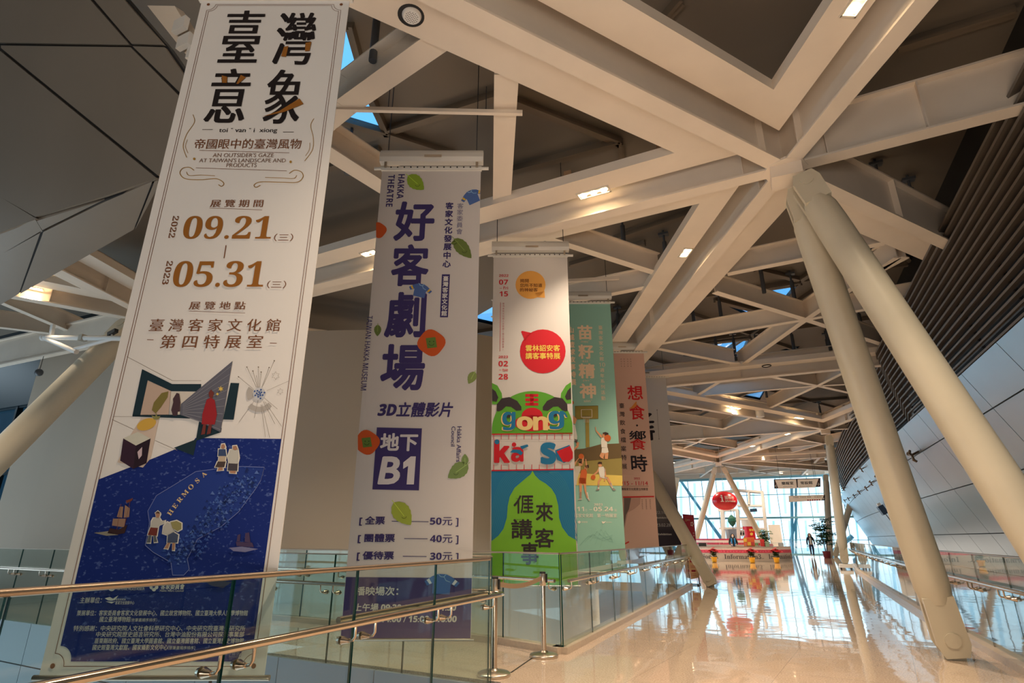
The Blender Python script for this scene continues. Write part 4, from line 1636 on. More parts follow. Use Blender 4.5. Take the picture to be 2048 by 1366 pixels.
# island
p.layer(1).ink(46, 74, 148)
isl = [(1550, 105), (1530, 180), (1500, 230), (1400, 365), (1300, 450), (1160, 525), (1100, 640), (1112, 700), (1080, 735), (1015, 735), (1005, 660), (900, 600), (855, 560), (880, 430), (870, 360), (920, 270), (1020, 210), (1150, 130), (1300, 110), (1420, 100)]
p.ink(30, 56, 134).poly(c6(isl))
p.ink(112, 126, 184).layer(2).stroke(c6(isl), 1.1, True)
random.seed(3)
for i in range(420):
    t = random.random()
    x = 1470 - t * 420 + random.uniform(-85, 85)
    y = 150 + t * 480 + random.uniform(-60, 60)
    s_ = random.uniform(4, 14)
    p.ink(*random.choice([(60, 92, 166), (84, 112, 178), (44, 74, 150), (20, 40, 100)]))
    p.poly(c6([(x - s_, y + s_ * 0.5), (x, y - s_), (x + s_, y + s_ * 0.5)]))
p.layer(3).ink(214, 190, 140)
for i, ch in enumerate('HERMOSA'):
    t = i / 6.0
    x, y = 1003 + 195 * t + 12 * math.sin(PI * t) * -1, 368 - 222 * t
    vs, fs = glyph(serif(ch), 0)
    x0, y0, x1, y1 = bbox(vs)
    uc, vc = p.uv(x / 2.926, 899 + y / 2.926)
    k = 0.034
    a = math.radians(62 - 14 * t)
    out = []
    for gx, gy in vs:
        a_, b_ = (gx - (x0 + x1) / 2) * k * 1.25, (gy - (y0 + y1) / 2) * k * 1.2
        out.append((uc + a_ * math.cos(a) - b_ * math.sin(a), vc + a_ * math.sin(a) + b_ * math.cos(a)))
    p.raw(out, fs)


def cutout(parts, grow):
    for col_, pts in parts:
        c_ = [(sum(x for x, y in pts) / len(pts)), sum(y for x, y in pts) / len(pts)]
        g_ = []
        for x, y in pts:
            d_ = math.hypot(x - c_[0], y - c_[1]) or 1
            g_.append((x + (x - c_[0]) / d_ * grow, y + (y - c_[1]) / d_ * grow))
        p.layer(3).ink(222, 220, 212).poly(c6(g_))
        p.layer(4).ink(*col_).poly(c6(pts))


SK, GR = (170, 128, 104), (186, 184, 178)
cutout([(SK, [(918, 372), (932, 366), (944, 380), (938, 398), (922, 400)]), ((40, 36, 40), [(916, 372), (930, 362), (944, 372), (930, 376)]), (GR, [(905, 402), (940, 402), (950, 420), (972, 414), (968, 432), (938, 440), (930, 460), (890, 456), (895, 420)]),
        ((112, 50, 44), [(888, 456), (932, 458), (924, 505), (872, 500)]), ((90, 96, 104), [(878, 502), (892, 504), (888, 545), (866, 545)]), ((90, 96, 104), [(905, 504), (918, 506), (928, 540), (908, 542)])], 7)
cutout([((150, 144, 96), [(1005, 425), (1040, 418), (1068, 432), (1068, 465), (1045, 478), (1015, 460)]), (GR, [(985, 425), (1012, 440), (1022, 480), (990, 500), (958, 490), (965, 450)]), ((70, 82, 110), [(990, 500), (1022, 484), (1050, 500), (1044, 545), (985, 545)]),
        (SK, [(988, 546), (1002, 546), (990, 580), (968, 578)]), (SK, [(1016, 546), (1030, 546), (1028, 588), (1014, 588)])], 7)
cutout([(SK, [(1302, -28), (1318, -30), (1324, -12), (1312, 0), (1298, -8)]), ((56, 74, 112), [(1285, 0), (1325, 0), (1330, 40), (1282, 40)]), ((186, 170, 150), [(1288, 40), (1326, 40), (1322, 72), (1284, 72)]), ((74, 62, 60), [(1280, 72), (1326, 72), (1318, 105), (1264, 105)]), (SK, [(1285, 106), (1308, 106), (1310, 122), (1278, 126)])], 7)
cutout([(SK, [(1368, -18), (1388, -20), (1396, 0), (1380, 8), (1368, 0)]), ((190, 190, 184), [(1350, 4), (1398, 4), (1402, 50), (1395, 85), (1345, 82), (1340, 44)]), ((70, 66, 74), [(1342, 82), (1396, 84), (1394, 126), (1338, 124)]), (SK, [(1350, 126), (1385, 126), (1384, 142), (1352, 140)])], 7)
p.layer(3)
p.ink(56, 36, 40).poly(c6([(650, 460), (700, 470), (752, 440), (735, 490), (690, 498), (635, 490)]))
p.ink(150, 120, 104).poly(c6([(708, 335), (728, 335), (722, 400), (690, 395)])).poly(c6([(738, 325), (766, 345), (762, 395), (730, 400)])).poly(c6([(668, 405), (742, 405), (732, 455), (662, 445)]))
p.ink(112, 60, 52).poly(c6([(742, 300), (785, 285), (778, 300), (748, 316)])).stroke(c6([(772, 288), (730, 470)]), 0.8).stroke(c6([(715, 320), (690, 470)]), 0.8)
p.ink(140, 136, 124).poly(c6([(556, 488), (640, 478), (700, 500), (630, 505)]))
p.ink(72, 58, 92).poly(c6([(1385, 540), (1480, 545), (1490, 572), (1390, 565)])).poly(c6([(1395, 500), (1412, 495), (1408, 540), (1390, 538)])).poly(c6([(1440, 490), (1462, 485), (1470, 545), (1436, 540)]))
p.ink(120, 122, 160).poly(c6([(1345, 575), (1420, 568), (1515, 582), (1440, 600), (1370, 594)]))
p.ink(62, 66, 92).poly(c6([(1210, 775), (1260, 745), (1310, 745), (1330, 775), (1370, 770), (1310, 810), (1240, 795)]))
WH = (206, 208, 206)
p.ink(*WH)
p.text('指導單位：', 171, 214, 1173, 11, 0.008).text('國立故宮博物院', 239, 291, 1171.5, 9, 0.008).text('NATIONAL PALACE MUSEUM', 237, 291, 1178, 4, 0.0)
p.ell(225.5, 1174, 7.5, 8)
p.layer(4).ink(22, 46, 122)
for y in (1170, 1174, 1178):
    p.rect(220.5, y - 1, 230, y + 1)
p.layer(3).ink(*WH)
for dx, dy_ in ((-4.5, 1), (4.5, 1), (0, -4), (0, 5)):
    p.ell(310 + dx, 1173 + dy_, 4.4, 4.4, 12)
p.layer(4).ink(22, 46, 122).ell(310, 1173, 2.6, 2.6, 12)
p.layer(3).ink(*WH)
p.text('客家委員會', 324, 371, 1173, 11, 0.018).text('Hakka Affairs Council', 322, 369, 1181, 4, 0.0)
p.text('主辦單位：', 163, 206, 1200, 12, 0.008)
p.poly(c6([(620, 870), (650, 862), (668, 872), (700, 852), (680, 880), (660, 884), (640, 882)])).poly(c6([(625, 888), (670, 890), (685, 886), (660, 900)]))
p.text('客家文化發展中心', 233, 271, 1205, 7, 0.008).text('客家委員會', 234, 254, 1198.5, 4, 0)
p.text('策展單位：客家委員會客家文化發展中心、國立故宮博物院、國立臺灣大學人類學博物館', 157, 497, 1225.5, 11, 0.008, dy=2)
p.text('國立臺灣博物館', 202, 263, 1238, 11, 0.008).text('（依筆畫順序排序）', 263, 316, 1239.5, 7.5, 0.0)
p.text('特別感謝：中央研究院人文社會科學研究中心、中央研究院臺灣史研究所', 150, 492, 1256, 11, 0.008)
p.text('中央研究院歷史語言研究所、台灣中油股份有限公司探採事業部', 195, 490, 1268, 11, 0.008, dy=1)
p.text('苗栗縣政府、國立臺灣大學圖書館、國立臺灣圖書館、國立臺灣歷史博物館', 192, 489, 1281, 11, 0.008, dy=1)
p.text('國史館臺灣文獻館、國家攝影文化中心', 188, 338, 1294, 11, 0.008).text('（依筆畫順序排序）', 338, 392, 1295, 7.5, 0.0)
p.ink(120, 134, 170)
p.stroke([(463, 1301), (485, 1301), (483, 1313), (461, 1313)], 0.7, True).text('廣告', 465, 482, 1307, 8, 0.005)
p.build('printed_design', c1)

# ---------------------------------------------------------------- 2: theatre banner
B2, c2, p = banner('white theatre banner with fat purple Chinese title and orange persimmons', 6.17, -1.675, -0.402, 0.40, 5.79, (216, 209, 205))
PU = (66, 56, 110)
ORG, ORG2, LEAF, LEAF2 = (214, 92, 42), (228, 112, 58), (134, 156, 56), (112, 128, 66)
p.layer(0).ink(*PU)
p.polyuv([(-1.672, 0.402), (-0.405, 0.402), (p.uv(938, 1156)[0] if False else -0.405, p.uv(938, 1156)[1]), (-1.672, p.uv(692, 1154)[1])])


def leaf(x0, y0, x1, y1, wd, c=LEAF, face=True):
    """a toothed leaf from its stem to its tip (pixels)"""
    L = math.hypot(x1 - x0, y1 - y0)
    ex, ey = (x1 - x0) / L, (y1 - y0) / L
    nx, ny = -ey, ex
    q = []
    n = 12
    for s_ in (1, -1):
        for k in range(n + 1):
            t = k / n if s_ > 0 else 1 - k / n
            r = wd / 2 * math.sin(PI * t ** 0.8) ** 0.8 * (1 + (0.06 if k % 2 else -0.02))
            q.append((x0 + ex * L * t + nx * r * s_, y0 + ey * L * t + ny * r * s_))
    p.layer(2).ink(*c).poly(q)
    lc = tuple(min(255, int(v * 1.3)) for v in c)
    p.layer(3).ink(*lc).stroke([(x0 - ex * L * 0.1, y0 - ey * L * 0.1), (x0 + ex * L * 0.6, y0 + ey * L * 0.6)], 1.2)
    if face:
        dk = tuple(int(v * 0.65) for v in c)
        xm, ym = x0 + ex * L * 0.6, y0 + ey * L * 0.6
        p.ink(*dk).stroke([(xm + 5 * math.cos(a), ym + 5 * math.sin(a)) for a in [0.2 + i * 0.35 for i in range(8)]], 0.9)


def persimmon(xc, yc, r, clip=None):
    q = []
    for k in range(28):
        a = 2 * PI * k / 28
        rr = r * (1 + 0.06 * math.cos(4 * a + 0.6))
        x = xc + rr * math.cos(a)
        if clip is not None:
            x = max(clip, x)
        q.append((x, yc + rr * 0.95 * math.sin(a)))
    p.layer(2).ink(*ORG).poly(q)
    p.layer(3).ink(104, 132, 60)
    s_ = r * 0.42
    if clip is None or xc - s_ > clip:
        p.poly([(xc - s_, yc - s_ * 0.8), (xc + s_ * 0.7, yc - s_), (xc + s_, yc + s_ * 0.8), (xc - s_ * 0.7, yc + s_)])
        p.layer(4).ink(60, 84, 40).ell(xc - s_ * 0.3, yc - s_ * 0.2, 1.3, 1.3, 8).ell(xc + s_ * 0.4, yc - s_ * 0.2, 1.3, 1.3, 8)
        p.stroke([(xc + s_ * 0.5 * math.cos(a), yc + s_ * 0.5 * math.sin(a)) for a in [0.3 + i * 0.35 for i in range(8)]], 1)


def shirt(xc, yc, sc_, rot=0, c=(84, 112, 172), trim_=(232, 190, 70), xmax=None):
    pts = [(-0.22, -0.5), (0.22, -0.5), (0.55, -0.36), (0.98, -0.05), (0.8, 0.18), (0.5, 0.02), (0.46, 0.62), (-0.5, 0.6), (-0.5, 0.02), (-0.82, 0.18), (-0.98, -0.05), (-0.55, -0.36)]
    a = math.radians(rot)

    def T(q):
        o = []
        for x, y in q:
            X_ = xc + sc_ * (x * math.cos(a) - y * math.sin(a))
            if xmax:
                X_ = min(xmax, X_)
            o.append((X_, yc + sc_ * (x * math.sin(a) + y * math.cos(a))))
        return o
    p.layer(2).ink(*c).poly(T(pts))
    p.layer(3).ink(*trim_).poly(T([(0.72, -0.22), (0.86, -0.13), (0.68, 0.09), (0.56, 0.03)])).poly(T([(-0.72, -0.22), (-0.86, -0.13), (-0.68, 0.09), (-0.56, 0.03)]))
    p.ink(150, 190, 224).stroke(T([(-0.22, -0.5), (-0.1, -0.36), (0.08, -0.34), (0.22, -0.5)]), 1.4).stroke(T([(0.1, -0.35), (0.22, -0.15), (0.44, -0.08)]), 1.2)


leaf(816, 352, 848, 380, 28, (150, 180, 60))
leaf(908, 478, 943, 517, 26, LEAF2)
leaf(915, 484, 902, 488, 9, LEAF2, False)
leaf(756, 650, 755, 673, 14, LEAF2, False)
leaf(950, 744, 937, 768, 17, (140, 156, 90), False)
leaf(936, 928, 896, 956, 30, (124, 148, 88))
leaf(930, 930, 930, 908, 14, (124, 148, 88), False)
leaf(788, 1005, 822, 1050, 36, (164, 178, 70))
shirt(944, 393, 24, -25, xmax=960.5)
shirt(841, 580, 24, 12)
shirt(884, 1166, 36, 3, (70, 110, 176), (206, 216, 224))
persimmon(863, 686, 27)
persimmon(734, 885, 25, 716)
persimmon(757, 461, 16, 752.5)
p.layer(1).ink(*PU)
p.rtext(sans('HAKKA'), 803.5, 349, 800, 398, 13, 0)
p.rtext(sans('THEATRE'), 784, 350, 778, 414, 13, 0)
BB = 0.03
p.text('好', 789, 869, 443, 79, BB).text('客', 783, 858, 531, 84, BB).text('劇', 771, 852, 630, 91, BB).text('場', 762, 850, 735, 93, BB)
p.vtext('客家文化發展中心', 899.5, 404, 893, 537, 16, 0.035)
p.ink(110, 104, 140).vtext('客家委員會', 921, 406, 918.5, 470, 13, 0.0)
p.ink(*PU).poly([(884, 549), (900, 549), (896, 635), (880, 635)])
p.layer(2).ink(226, 222, 220).vtext('臺灣客家文化館', 892, 552, 888, 633, 11.5, 0.03)
p.layer(1).ink(*PU)
p.rtext(sans('TAIWAN HAKKA MUSEUM', False), 740, 632, 727, 781, 11, 0.012)
p.text(sans('3D') + '立體影片', 755, 903, 819.5, 30, 0.03, slant=0.16)
p.poly([(754, 855), (844, 857), (838, 981), (745, 979)])
p.layer(2).ink(226, 220, 222).text('地下', 761, 836, 884.5, 36, 0.035).text('B', 757, 799, 941, 56, 0.03, slant=0.12)
p.layer(3).poly([(807, 925), (822, 913), (832, 913), (828, 969), (813.5, 969), (816.5, 932), (806.5, 938)])
p.layer(1).ink(*PU)
p.rtext('Hakka Affairs', 921, 853, 915, 924, 9, 0.012).rtext('Council', 908, 853, 905, 893, 8, 0.012)
for y, a_, b_, x0, x1 in ((1042, '［全票', '50元］', 719, 770), (1077, '［團體票', '40元］', 716, 790), (1112, '［優待票', '30元］', 714, 788)):
    p.text(a_.replace('［', '[ '), x0, x1, y, 19, 0.03).text(sans(b_.replace('］', ' ]')), 860, 917, y + 2, 19, 0.012)
p.stroke([(784, 1042.5), (857, 1043.5)], 1.2).stroke([(809, 1077), (855, 1077.5)], 1.2).stroke([(806, 1112.5), (853, 1113)], 1.2)
p.ink(212, 208, 200)
p.text('播映場次：', 711, 797, 1182, 18, 0.025)
p.text('上午場 ' + sans('09:30 / 10:30 / 11:30'), 708, 912, 1214.5, 16, 0.025, slant=0.08)
p.text('下午場 ' + sans('14:00 / 15:00 / 16:00'), 707, 913, 1237.5, 16, 0.025, slant=0.08)
p.build('printed_design', c2)

# ---------------------------------------------------------------- 3: tiger banner
B3, c3, p = banner('banner with a green tiger face, red speech bubble and lime onion dome', 8.77, -0.32, 0.955, 0.69, 5.91, (216, 210, 206))
RD, GRN, BLU, CRM, DK = (206, 36, 48), (96, 168, 56), (38, 120, 166), (236, 206, 140), (62, 54, 58)
s = lambda pts: [(660 + x / 2.926, 450 + y / 2.926) for x, y in pts]
t8 = lambda pts: [(660 + x / 2.926, 899 + y / 2.926) for x, y in pts]
p.layer(1).ink(*RD)
p.text(sans('2022'), 998, 1017, 551.5, 5, 0).text(sans('07'), 998, 1016, 564.5, 10, 0).text('– Fri', 999, 1016, 576, 6, 0.01).text(sans('15'), 999, 1016, 588, 10, 0)
p.text(sans('2023'), 997, 1016, 714, 5, 0).text(sans('02'), 997, 1016, 727.5, 11, 0).text('– tue', 998, 1016, 740, 5.5, 0.01).text(sans('28'), 997, 1016, 753.5, 11, 0)
p.stroke([(1001, 605), (1000, 702)], 0.7)
p.ink(196, 120, 124).vtext('臺灣客家文化館人文長廊（第三特展室旁）', 1007, 605, 1006, 702, 4.5, 0.0)
p.ink(236, 170, 84).ell(1061, 570, 30, 28).poly(s([(1200, 400), (1255, 385), (1258, 427), (1215, 424)]))
p.layer(2).ink(120, 70, 40)
p.text('揭開', 1040, 1057.5, 562, 7.5, 0.015).text('您所不知道', 1040, 1084.5, 571, 7.5, 0.015).text('的神秘客', 1040, 1075.5, 580, 7.5, 0.015)
p.layer(1).ink(*RD).ell(1085.5, 703, 45.7, 44).poly(s([(1118, 625), (1125, 620), (1180, 632), (1140, 680)]))
p.layer(2).ink(240, 206, 96).text('雲林詔安客', 1051, 1120, 696.5, 13, 0.02).text('講客事特展', 1051, 1120.5, 712, 13, 0.02)
# tiger
p.layer(1).ink(*GRN)
p.poly(s([(948, 925), (980, 940), (1005, 985), (1010, 1030), (1000, 1050), (949, 1050)])).poly(s([(1410, 920), (1380, 940), (1352, 985), (1348, 1025), (1362, 1045), (1412, 1045)]))
p.layer(2).ink(*DK).poly(s([(949, 958), (970, 975), (985, 1010), (975, 1035), (949, 1030)])).poly(s([(1409, 950), (1390, 970), (1375, 1005), (1385, 1025), (1411, 1020)]))
p.layer(3).ink(*GRN)
dome = [(1185 + 238 * math.cos(a), 1225 - 252 * abs(math.sin(a)) ** 0.85) for a in [PI * k / 30 for k in range(31)]]
p.poly(s([(min(1419, max(946, x)), y) for x, y in dome] + [(946, 1225), (1419, 1225)]))
p.layer(4).ink(*DK)
for sg, xo in ((1, 975), (-1, 1390)):
    p.poly(s([(xo + sg * x, y) for x, y in [(0, 1088), (2, 1050), (30, 1015), (75, 1008), (120, 1030), (145, 1065), (145, 1085), (115, 1088), (85, 1065), (55, 1062), (30, 1085), (12, 1092)]]))
p.ink(*RD)
for y in (998, 1024, 1050):
    p.poly(s([(1143, y - 8), (1219, y - 8), (1219, y + 8), (1143, y + 8)]))
p.poly(s([(1170, 990), (1192, 990), (1192, 1058), (1170, 1058)]))
p.poly(s([(1183 + 62 * math.cos(a), 1118 + 48 * math.sin(a)) for a in [2 * PI * k / 24 for k in range(24)]]))
p.poly(s([(1183 + 105 * math.cos(a), 1160 + 48 * math.sin(a)) for a in [2 * PI * k / 24 for k in range(24)]]))
p.layer(5).ink(*CRM)
gtext = [('g', 1002, 1030, 843.5, 38), ('o', 1033, 1066, 847, 28), ('n', 1066, 1096, 847, 28), ('g', 1094, 1127, 841.5, 38)]
for ch, a_, b_, y_, h_ in gtext:
    p.text(sans(ch), a_, b_, y_, h_, 0.02)
p.text('^', 1120, 1134, 831, 11, 0.03)
p.layer(6).ink(*BLU)
p.text(sans('g'), 1004.5, 1031, 842.5, 37, 0.008).text(sans('g'), 1097, 1128, 840.5, 37, 0.008).text('^', 1122, 1135, 830, 10, 0.02)
p.ink(*DK).ell(1017, 832, 4.2, 4.2, 14).ell(1110, 830, 4.2, 4.2, 14)
p.layer(3).ink(*RD).poly([(983.7, 867.5), (1144.5, 865.5), (1144.5, 868), (983.7, 870)])
for k in range(11):
    x = 987 + k * 15.2
    p.rect(x, 868, x + 1, 879)
p.ink(186, 176, 176).rect(983.7, 879, 1145, 879.8)
p.layer(4).ink(*RD)
p.text(sans('k'), 988, 1020, 903, 46, 0.03).text(sans('a'), 1022, 1047, 909, 30, 0.02)
p.layer(5).ink(*BLU).ell(994, 884, 5, 5, 14).poly([(1020, 905), (1026, 899), (1040, 900), (1046, 906), (1042, 911), (1034, 906)]).poly([(1040, 893), (1055, 889), (1057, 893), (1044, 899)]).text(sans('s'), 1081, 1112, 907, 44, 0.03)
p.ink(*RD).ell(1028, 889.5, 4.5, 4.5, 14)
p.layer(4).ink(*BLU).poly([(1110, 901), (1139, 890), (1145, 918), (1128, 926), (1114, 920)])
p.layer(5).ink(*RD).poly([(1113, 903), (1140, 892), (1145.5, 905), (1145.5, 916), (1138, 924), (1126, 924)])
p.layer(3).ink(*RD).poly([(983, 940), (1147, 937.5), (1147, 940), (983, 942.5)])
for k in range(11):
    x = 987 + k * 15.2
    p.rect(x, 929, x + 1, 940)
p.layer(1).ink(42, 128, 176).poly([(982.6, 942), (1147, 940), (1153, 1170.5), (983.4, 1170.5)])
onion = [(1185, 125), (1200, 152), (1225, 178), (1262, 200), (1295, 228), (1320, 268), (1336, 330), (1340, 400), (1358, 455), (1395, 505), (1439, 530), (1452, 793), (946, 793), (944, 537), (985, 505), (1015, 465), (1035, 400), (1040, 330), (1052, 275), (1080, 225), (1115, 195), (1150, 165), (1172, 148)]
p.layer(2)
for k in range(9):                   # fine contour lines round the dome
    g_ = 14 + k * 11
    p.ink(70, 150, 170)
    q = []
    for x, y in onion[0:11] + onion[13:]:
        dx = x - 1190
        dy = y - 480
        d_ = math.hypot(dx, dy) or 1
        q.append((min(1446, max(946, x + dx / d_ * g_)), max(132, y + dy / d_ * g_)))
    p.stroke(t8(q[0:11]), 0.6)
    p.stroke(t8(q[11:]), 0.6)
p.layer(3).ink(132, 196, 62).poly(t8(onion))
p.layer(4).ink(*DK)
BD = 0.022
p.text('亻', 1027, 1043, 1009, 37, BD).text('厓', 1041, 1067, 1009, 36, BD).text('講', 1022, 1065, 1058, 40, BD).text('事', 1042, 1077, 1107, 45, BD).text('來', 1071, 1106, 1024, 38, BD).text('客', 1069, 1108, 1076, 39, BD)
p.layer(5).ink(70, 96, 60).text('ngaiˇ', 1032, 1039, 997, 3, 0).text('loiˇ', 1092, 1098, 1007, 3, 0).text('gongˋ', 1033, 1043, 1039, 3, 0).text('kagˋ', 1101, 1107, 1071, 3, 0).text('su', 1066, 1070, 1125, 3, 0)
p.build('printed_design', c3)

# ---------------------------------------------------------------- 4: teal basketball banner
B4, c4_, p = banner('teal banner with cartoon basketball players under a hoop', 11.7, 0.92, 2.20, 0.72, 6.28, (150, 198, 182))
T1 = lambda pts: [(1120 + x / 6.827, 780 + y / 6.827) for x, y in pts]
T2 = lambda pts: [(1120 + x / 6.827, 940 + y / 6.827) for x, y in pts]
PK = (246, 218, 186)
p.layer(1).ink(*PK)
p.vtext('臺灣客家文化館', 1200.5, 650, 1203.5, 723, 9, 0.01).text(sans('10', False), 1198, 1210, 729.5, 8, 0).vtext('週年系列活動', 1204, 735, 1206.5, 802, 9, 0.01)
for ch, a_, b_, y_, h_, ph, py_ in (('苗', 1155, 1185, 665, 29, 'meuˇ', 683), ('籽', 1156.5, 1187, 703.5, 29, 'ziiˋ', 722), ('精', 1157, 1190, 742, 30, 'jinˊ', 761), ('神', 1159, 1192, 782, 30, 'siinˇ', 802)):
    p.text(ch, a_, b_, y_, h_, 0.035).text(ph, (a_ + b_) / 2 - 8, (a_ + b_) / 2 + 9, py_, 5, 0.0)
p.vtext('山城籃球故事特展', 1141.5, 653, 1146, 772, 13, 0.04)
p.layer(1).ink(106, 88, 60).poly(T1([(150, 815), (330, 800), (430, 775), (560, 740), (828, 730), (842, 930), (200, 985), (150, 985)]))
p.ink(150, 136, 78).poly(T1([(150, 985), (200, 980), (842, 926), (850, 1168), (650, 1160), (240, 1135), (150, 1135)]))
p.ink(224, 200, 104).poly(T1([(150, 1135), (240, 1133), (650, 1160), (850, 1166), (853, 1308), (150, 1300)]))
p.layer(2).ink(160, 142, 70).poly(T1([(345, 395), (395, 395), (402, 780), (352, 788)]))
p.ink(146, 130, 62).poly(T1([(205, 222), (518, 216), (520, 392), (208, 400)]))
p.ink(104, 88, 48).stroke(T1([(205, 222), (518, 216), (520, 392), (208, 400)]), 0.6, True)
p.layer(3).ink(236, 226, 214).stroke(T1([(290, 270), (434, 268), (436, 374), (292, 374)]), 0.9, True)
for k in range(6):
    x0_ = 312 + k * 18
    p.stroke(T1([(x0_, 362), (332 + k * 13, 445)]), 0.5).stroke(T1([(402 - k * 18, 362), (397 - k * 13, 445)]), 0.5)
p.ink(90, 76, 44).stroke(T1([(305, 360), (408, 360)]), 0.9)
SKN, ORB, WHT, HR = (222, 160, 118), (206, 104, 52), (232, 228, 218), (66, 48, 44)


def body(parts):
    for c, q in parts:
        p.layer(4).ink(*c).poly(T1(q))


def disc(x, y, r, c=ORB, l=5):
    p.layer(l).ink(*c).poly(T1([(x + r * math.cos(a), y + r * math.sin(a)) for a in [2 * PI * k / 18 for k in range(18)]]))


# girl reaching up with the ball
body([(SKN, [(478, 505), (488, 505), (495, 550), (570, 620), (575, 650), (555, 650), (485, 560)]), (HR, [(580, 585), (620, 575), (660, 590), (660, 615), (600, 620)]), (SKN, [(575, 600), (610, 600), (612, 645), (580, 650)]),
      (WHT, [(565, 655), (600, 650), (640, 690), (645, 790), (565, 785), (558, 710)]), (WHT, [(570, 790), (650, 790), (662, 850), (610, 870), (565, 855)]), (SKN, [(560, 855), (612, 862), (590, 930), (605, 945), (560, 930), (538, 900)]), (SKN, [(612, 862), (660, 855), (652, 942), (610, 942)])])
disc(648, 658, 46)
# dribbler
body([(SKN, [(520, 1000), (565, 1000), (572, 1040), (548, 1055), (525, 1045)]), (HR, [(512, 1000), (530, 980), (570, 985), (574, 1015), (520, 1012)]), (WHT, [(525, 1055), (590, 1045), (620, 1090), (610, 1160), (600, 1190), (548, 1195), (530, 1130)]),
      (SKN, [(528, 1060), (532, 1110), (470, 1170), (440, 1185), (430, 1170), (500, 1110)]), (SKN, [(600, 1060), (618, 1075), (632, 1180), (612, 1250), (598, 1240), (612, 1180)]), (WHT, [(548, 1190), (602, 1186), (650, 1195), (640, 1215), (560, 1200)]),
      (SKN, [(548, 1192), (580, 1200), (540, 1255), (535, 1330), (515, 1330), (515, 1250)]), (SKN, [(622, 1190), (655, 1185), (690, 1250), (720, 1330), (700, 1335), (660, 1260)]),
      (WHT, [(515, 1290), (537, 1290), (535, 1350), (515, 1350)]), (WHT, [(680, 1275), (700, 1265), (725, 1340), (708, 1345)]), ((150, 140, 130), [(505, 1350), (538, 1350), (536, 1370), (482, 1372)]), ((150, 140, 130), [(708, 1342), (728, 1338), (768, 1368), (720, 1372)])])
disc(452, 1193, 32)
# two players on the left
body([(SKN, [(262, 920), (275, 920), (240, 960), (200, 1040), (190, 1000)]), (SKN, [(300, 905), (328, 900), (322, 980), (300, 1040), (285, 1030), (300, 960)]), (HR, [(250, 985), (300, 970), (305, 1010), (260, 1000)]), (SKN, [(252, 995), (290, 1000), (285, 1040), (258, 1045)]),
      ((214, 206, 190), [(205, 1045), (280, 1035), (280, 1090), (240, 1200), (225, 1300), (198, 1290)]), (SKN, [(345, 940), (355, 945), (375, 1050), (365, 1110), (350, 1050)]), (HR, [(340, 1035), (390, 1020), (395, 1060), (350, 1070)]), (SKN, [(335, 1045), (358, 1050), (350, 1090), (332, 1085)]),
      ((214, 108, 60), [(290, 1095), (350, 1075), (368, 1130), (350, 1280), (270, 1280), (268, 1200)]), ((208, 98, 50), [(262, 1200), (352, 1205), (356, 1285), (256, 1275)]), (SKN, [(262, 1275), (300, 1280), (292, 1480), (268, 1480)]), (SKN, [(320, 1280), (352, 1280), (362, 1400), (385, 1470), (365, 1480), (335, 1380)]),
      (WHT, [(262, 1390), (290, 1390), (290, 1475), (268, 1475)]), (WHT, [(355, 1400), (378, 1395), (395, 1490), (378, 1490)]), ((196, 186, 176), [(268, 1475), (298, 1475), (300, 1500), (242, 1502)]), ((196, 186, 176), [(378, 1488), (402, 1484), (412, 1508), (390, 1514)])])
disc(288, 907, 36)
disc(160, 175, 28)
body([(SKN, [(160, 330), (232, 400), (205, 470), (160, 440)]), (WHT, [(160, 470), (205, 480), (235, 640), (225, 700), (160, 690)]), (SKN, [(215, 700), (262, 720), (250, 780), (190, 830), (185, 800), (225, 760)]), ((70, 64, 70), [(195, 670), (240, 680), (232, 730), (205, 710)])])
p.layer(1).ink(236, 230, 216)
p.text(sans('2023'), 1188, 1205, 1009, 4.6, 0).text(sans('05.24'), 1187, 1226, 1018, 9, 0).text('㊄', 1228, 1234, 1020.5, 5.5, 0.0).text(sans('02.11'), 1133, 1168, 1018, 9, 0).text('㊅', 1169.5, 1174.5, 1020.5, 5.5, 0).stroke([(1179, 1019.5), (1184, 1019.5)], 0.9)
p.text('臺灣客家文化館', 1133, 1186, 1031, 8, 0.012).text('第一特展室', 1194, 1234, 1031, 8, 0.012)
p.poly([(1155, 1044), (1158.5, 1041), (1162, 1044), (1158.5, 1047.5)]).text('客家委員會', 1163, 1175, 1044, 3.6, 0)
p.poly([(1203, 1042), (1207, 1043.5), (1212, 1042), (1209, 1046), (1205, 1047.5)]).text('客家文化發展中心', 1212, 1224, 1044.5, 3.2, 0)
p.ink(132, 180, 166)
for k in range(5):
    p.stroke([(1160 + k * 10, 1090 - 8 * math.sin(k)), (1178 + k * 8, 1065 + 6 * math.cos(k)), (1200 + k * 6, 1078 + 4 * k % 7), (1225, 1070 + k * 4)], 0.4)
p.build('printed_design', c4_)

# ---------------------------------------------------------------- 5: pink-brown food banner
B5, c5_, p = banner('dusty pink banner with red and black brushed Chinese title', 15.1, 2.42, 3.69, 0.75, 6.22, (214, 176, 160))
p.layer(1).ink(204, 40, 44)
p.text('想', 1254.5, 1285.5, 785.5, 29, 0.02).text('食', 1259, 1289.5, 824.5, 30, 0.02)
p.ink(40, 34, 44).ell(1274, 851, 2, 2, 12)
p.text('鄉', 1258, 1292, 870.5, 18, 0.018)
p.ink(204, 40, 44).text('食', 1260, 1292, 888.5, 23, 0.018)
p.layer(2).ink(40, 34, 44).text('時', 1262, 1294.5, 926.5, 34, 0.018)
p.stroke([(1277, 929), (1297, 929.5)], 0.7)
p.ink(208, 132, 64).poly([(1257, 818), (1263, 814), (1271, 804), (1273, 803), (1273, 812), (1267, 817)])
p.layer(1).ink(52, 42, 46).vtext('臺灣飲食檔案特展', 1243, 803, 1249, 942, 11, 0.008)
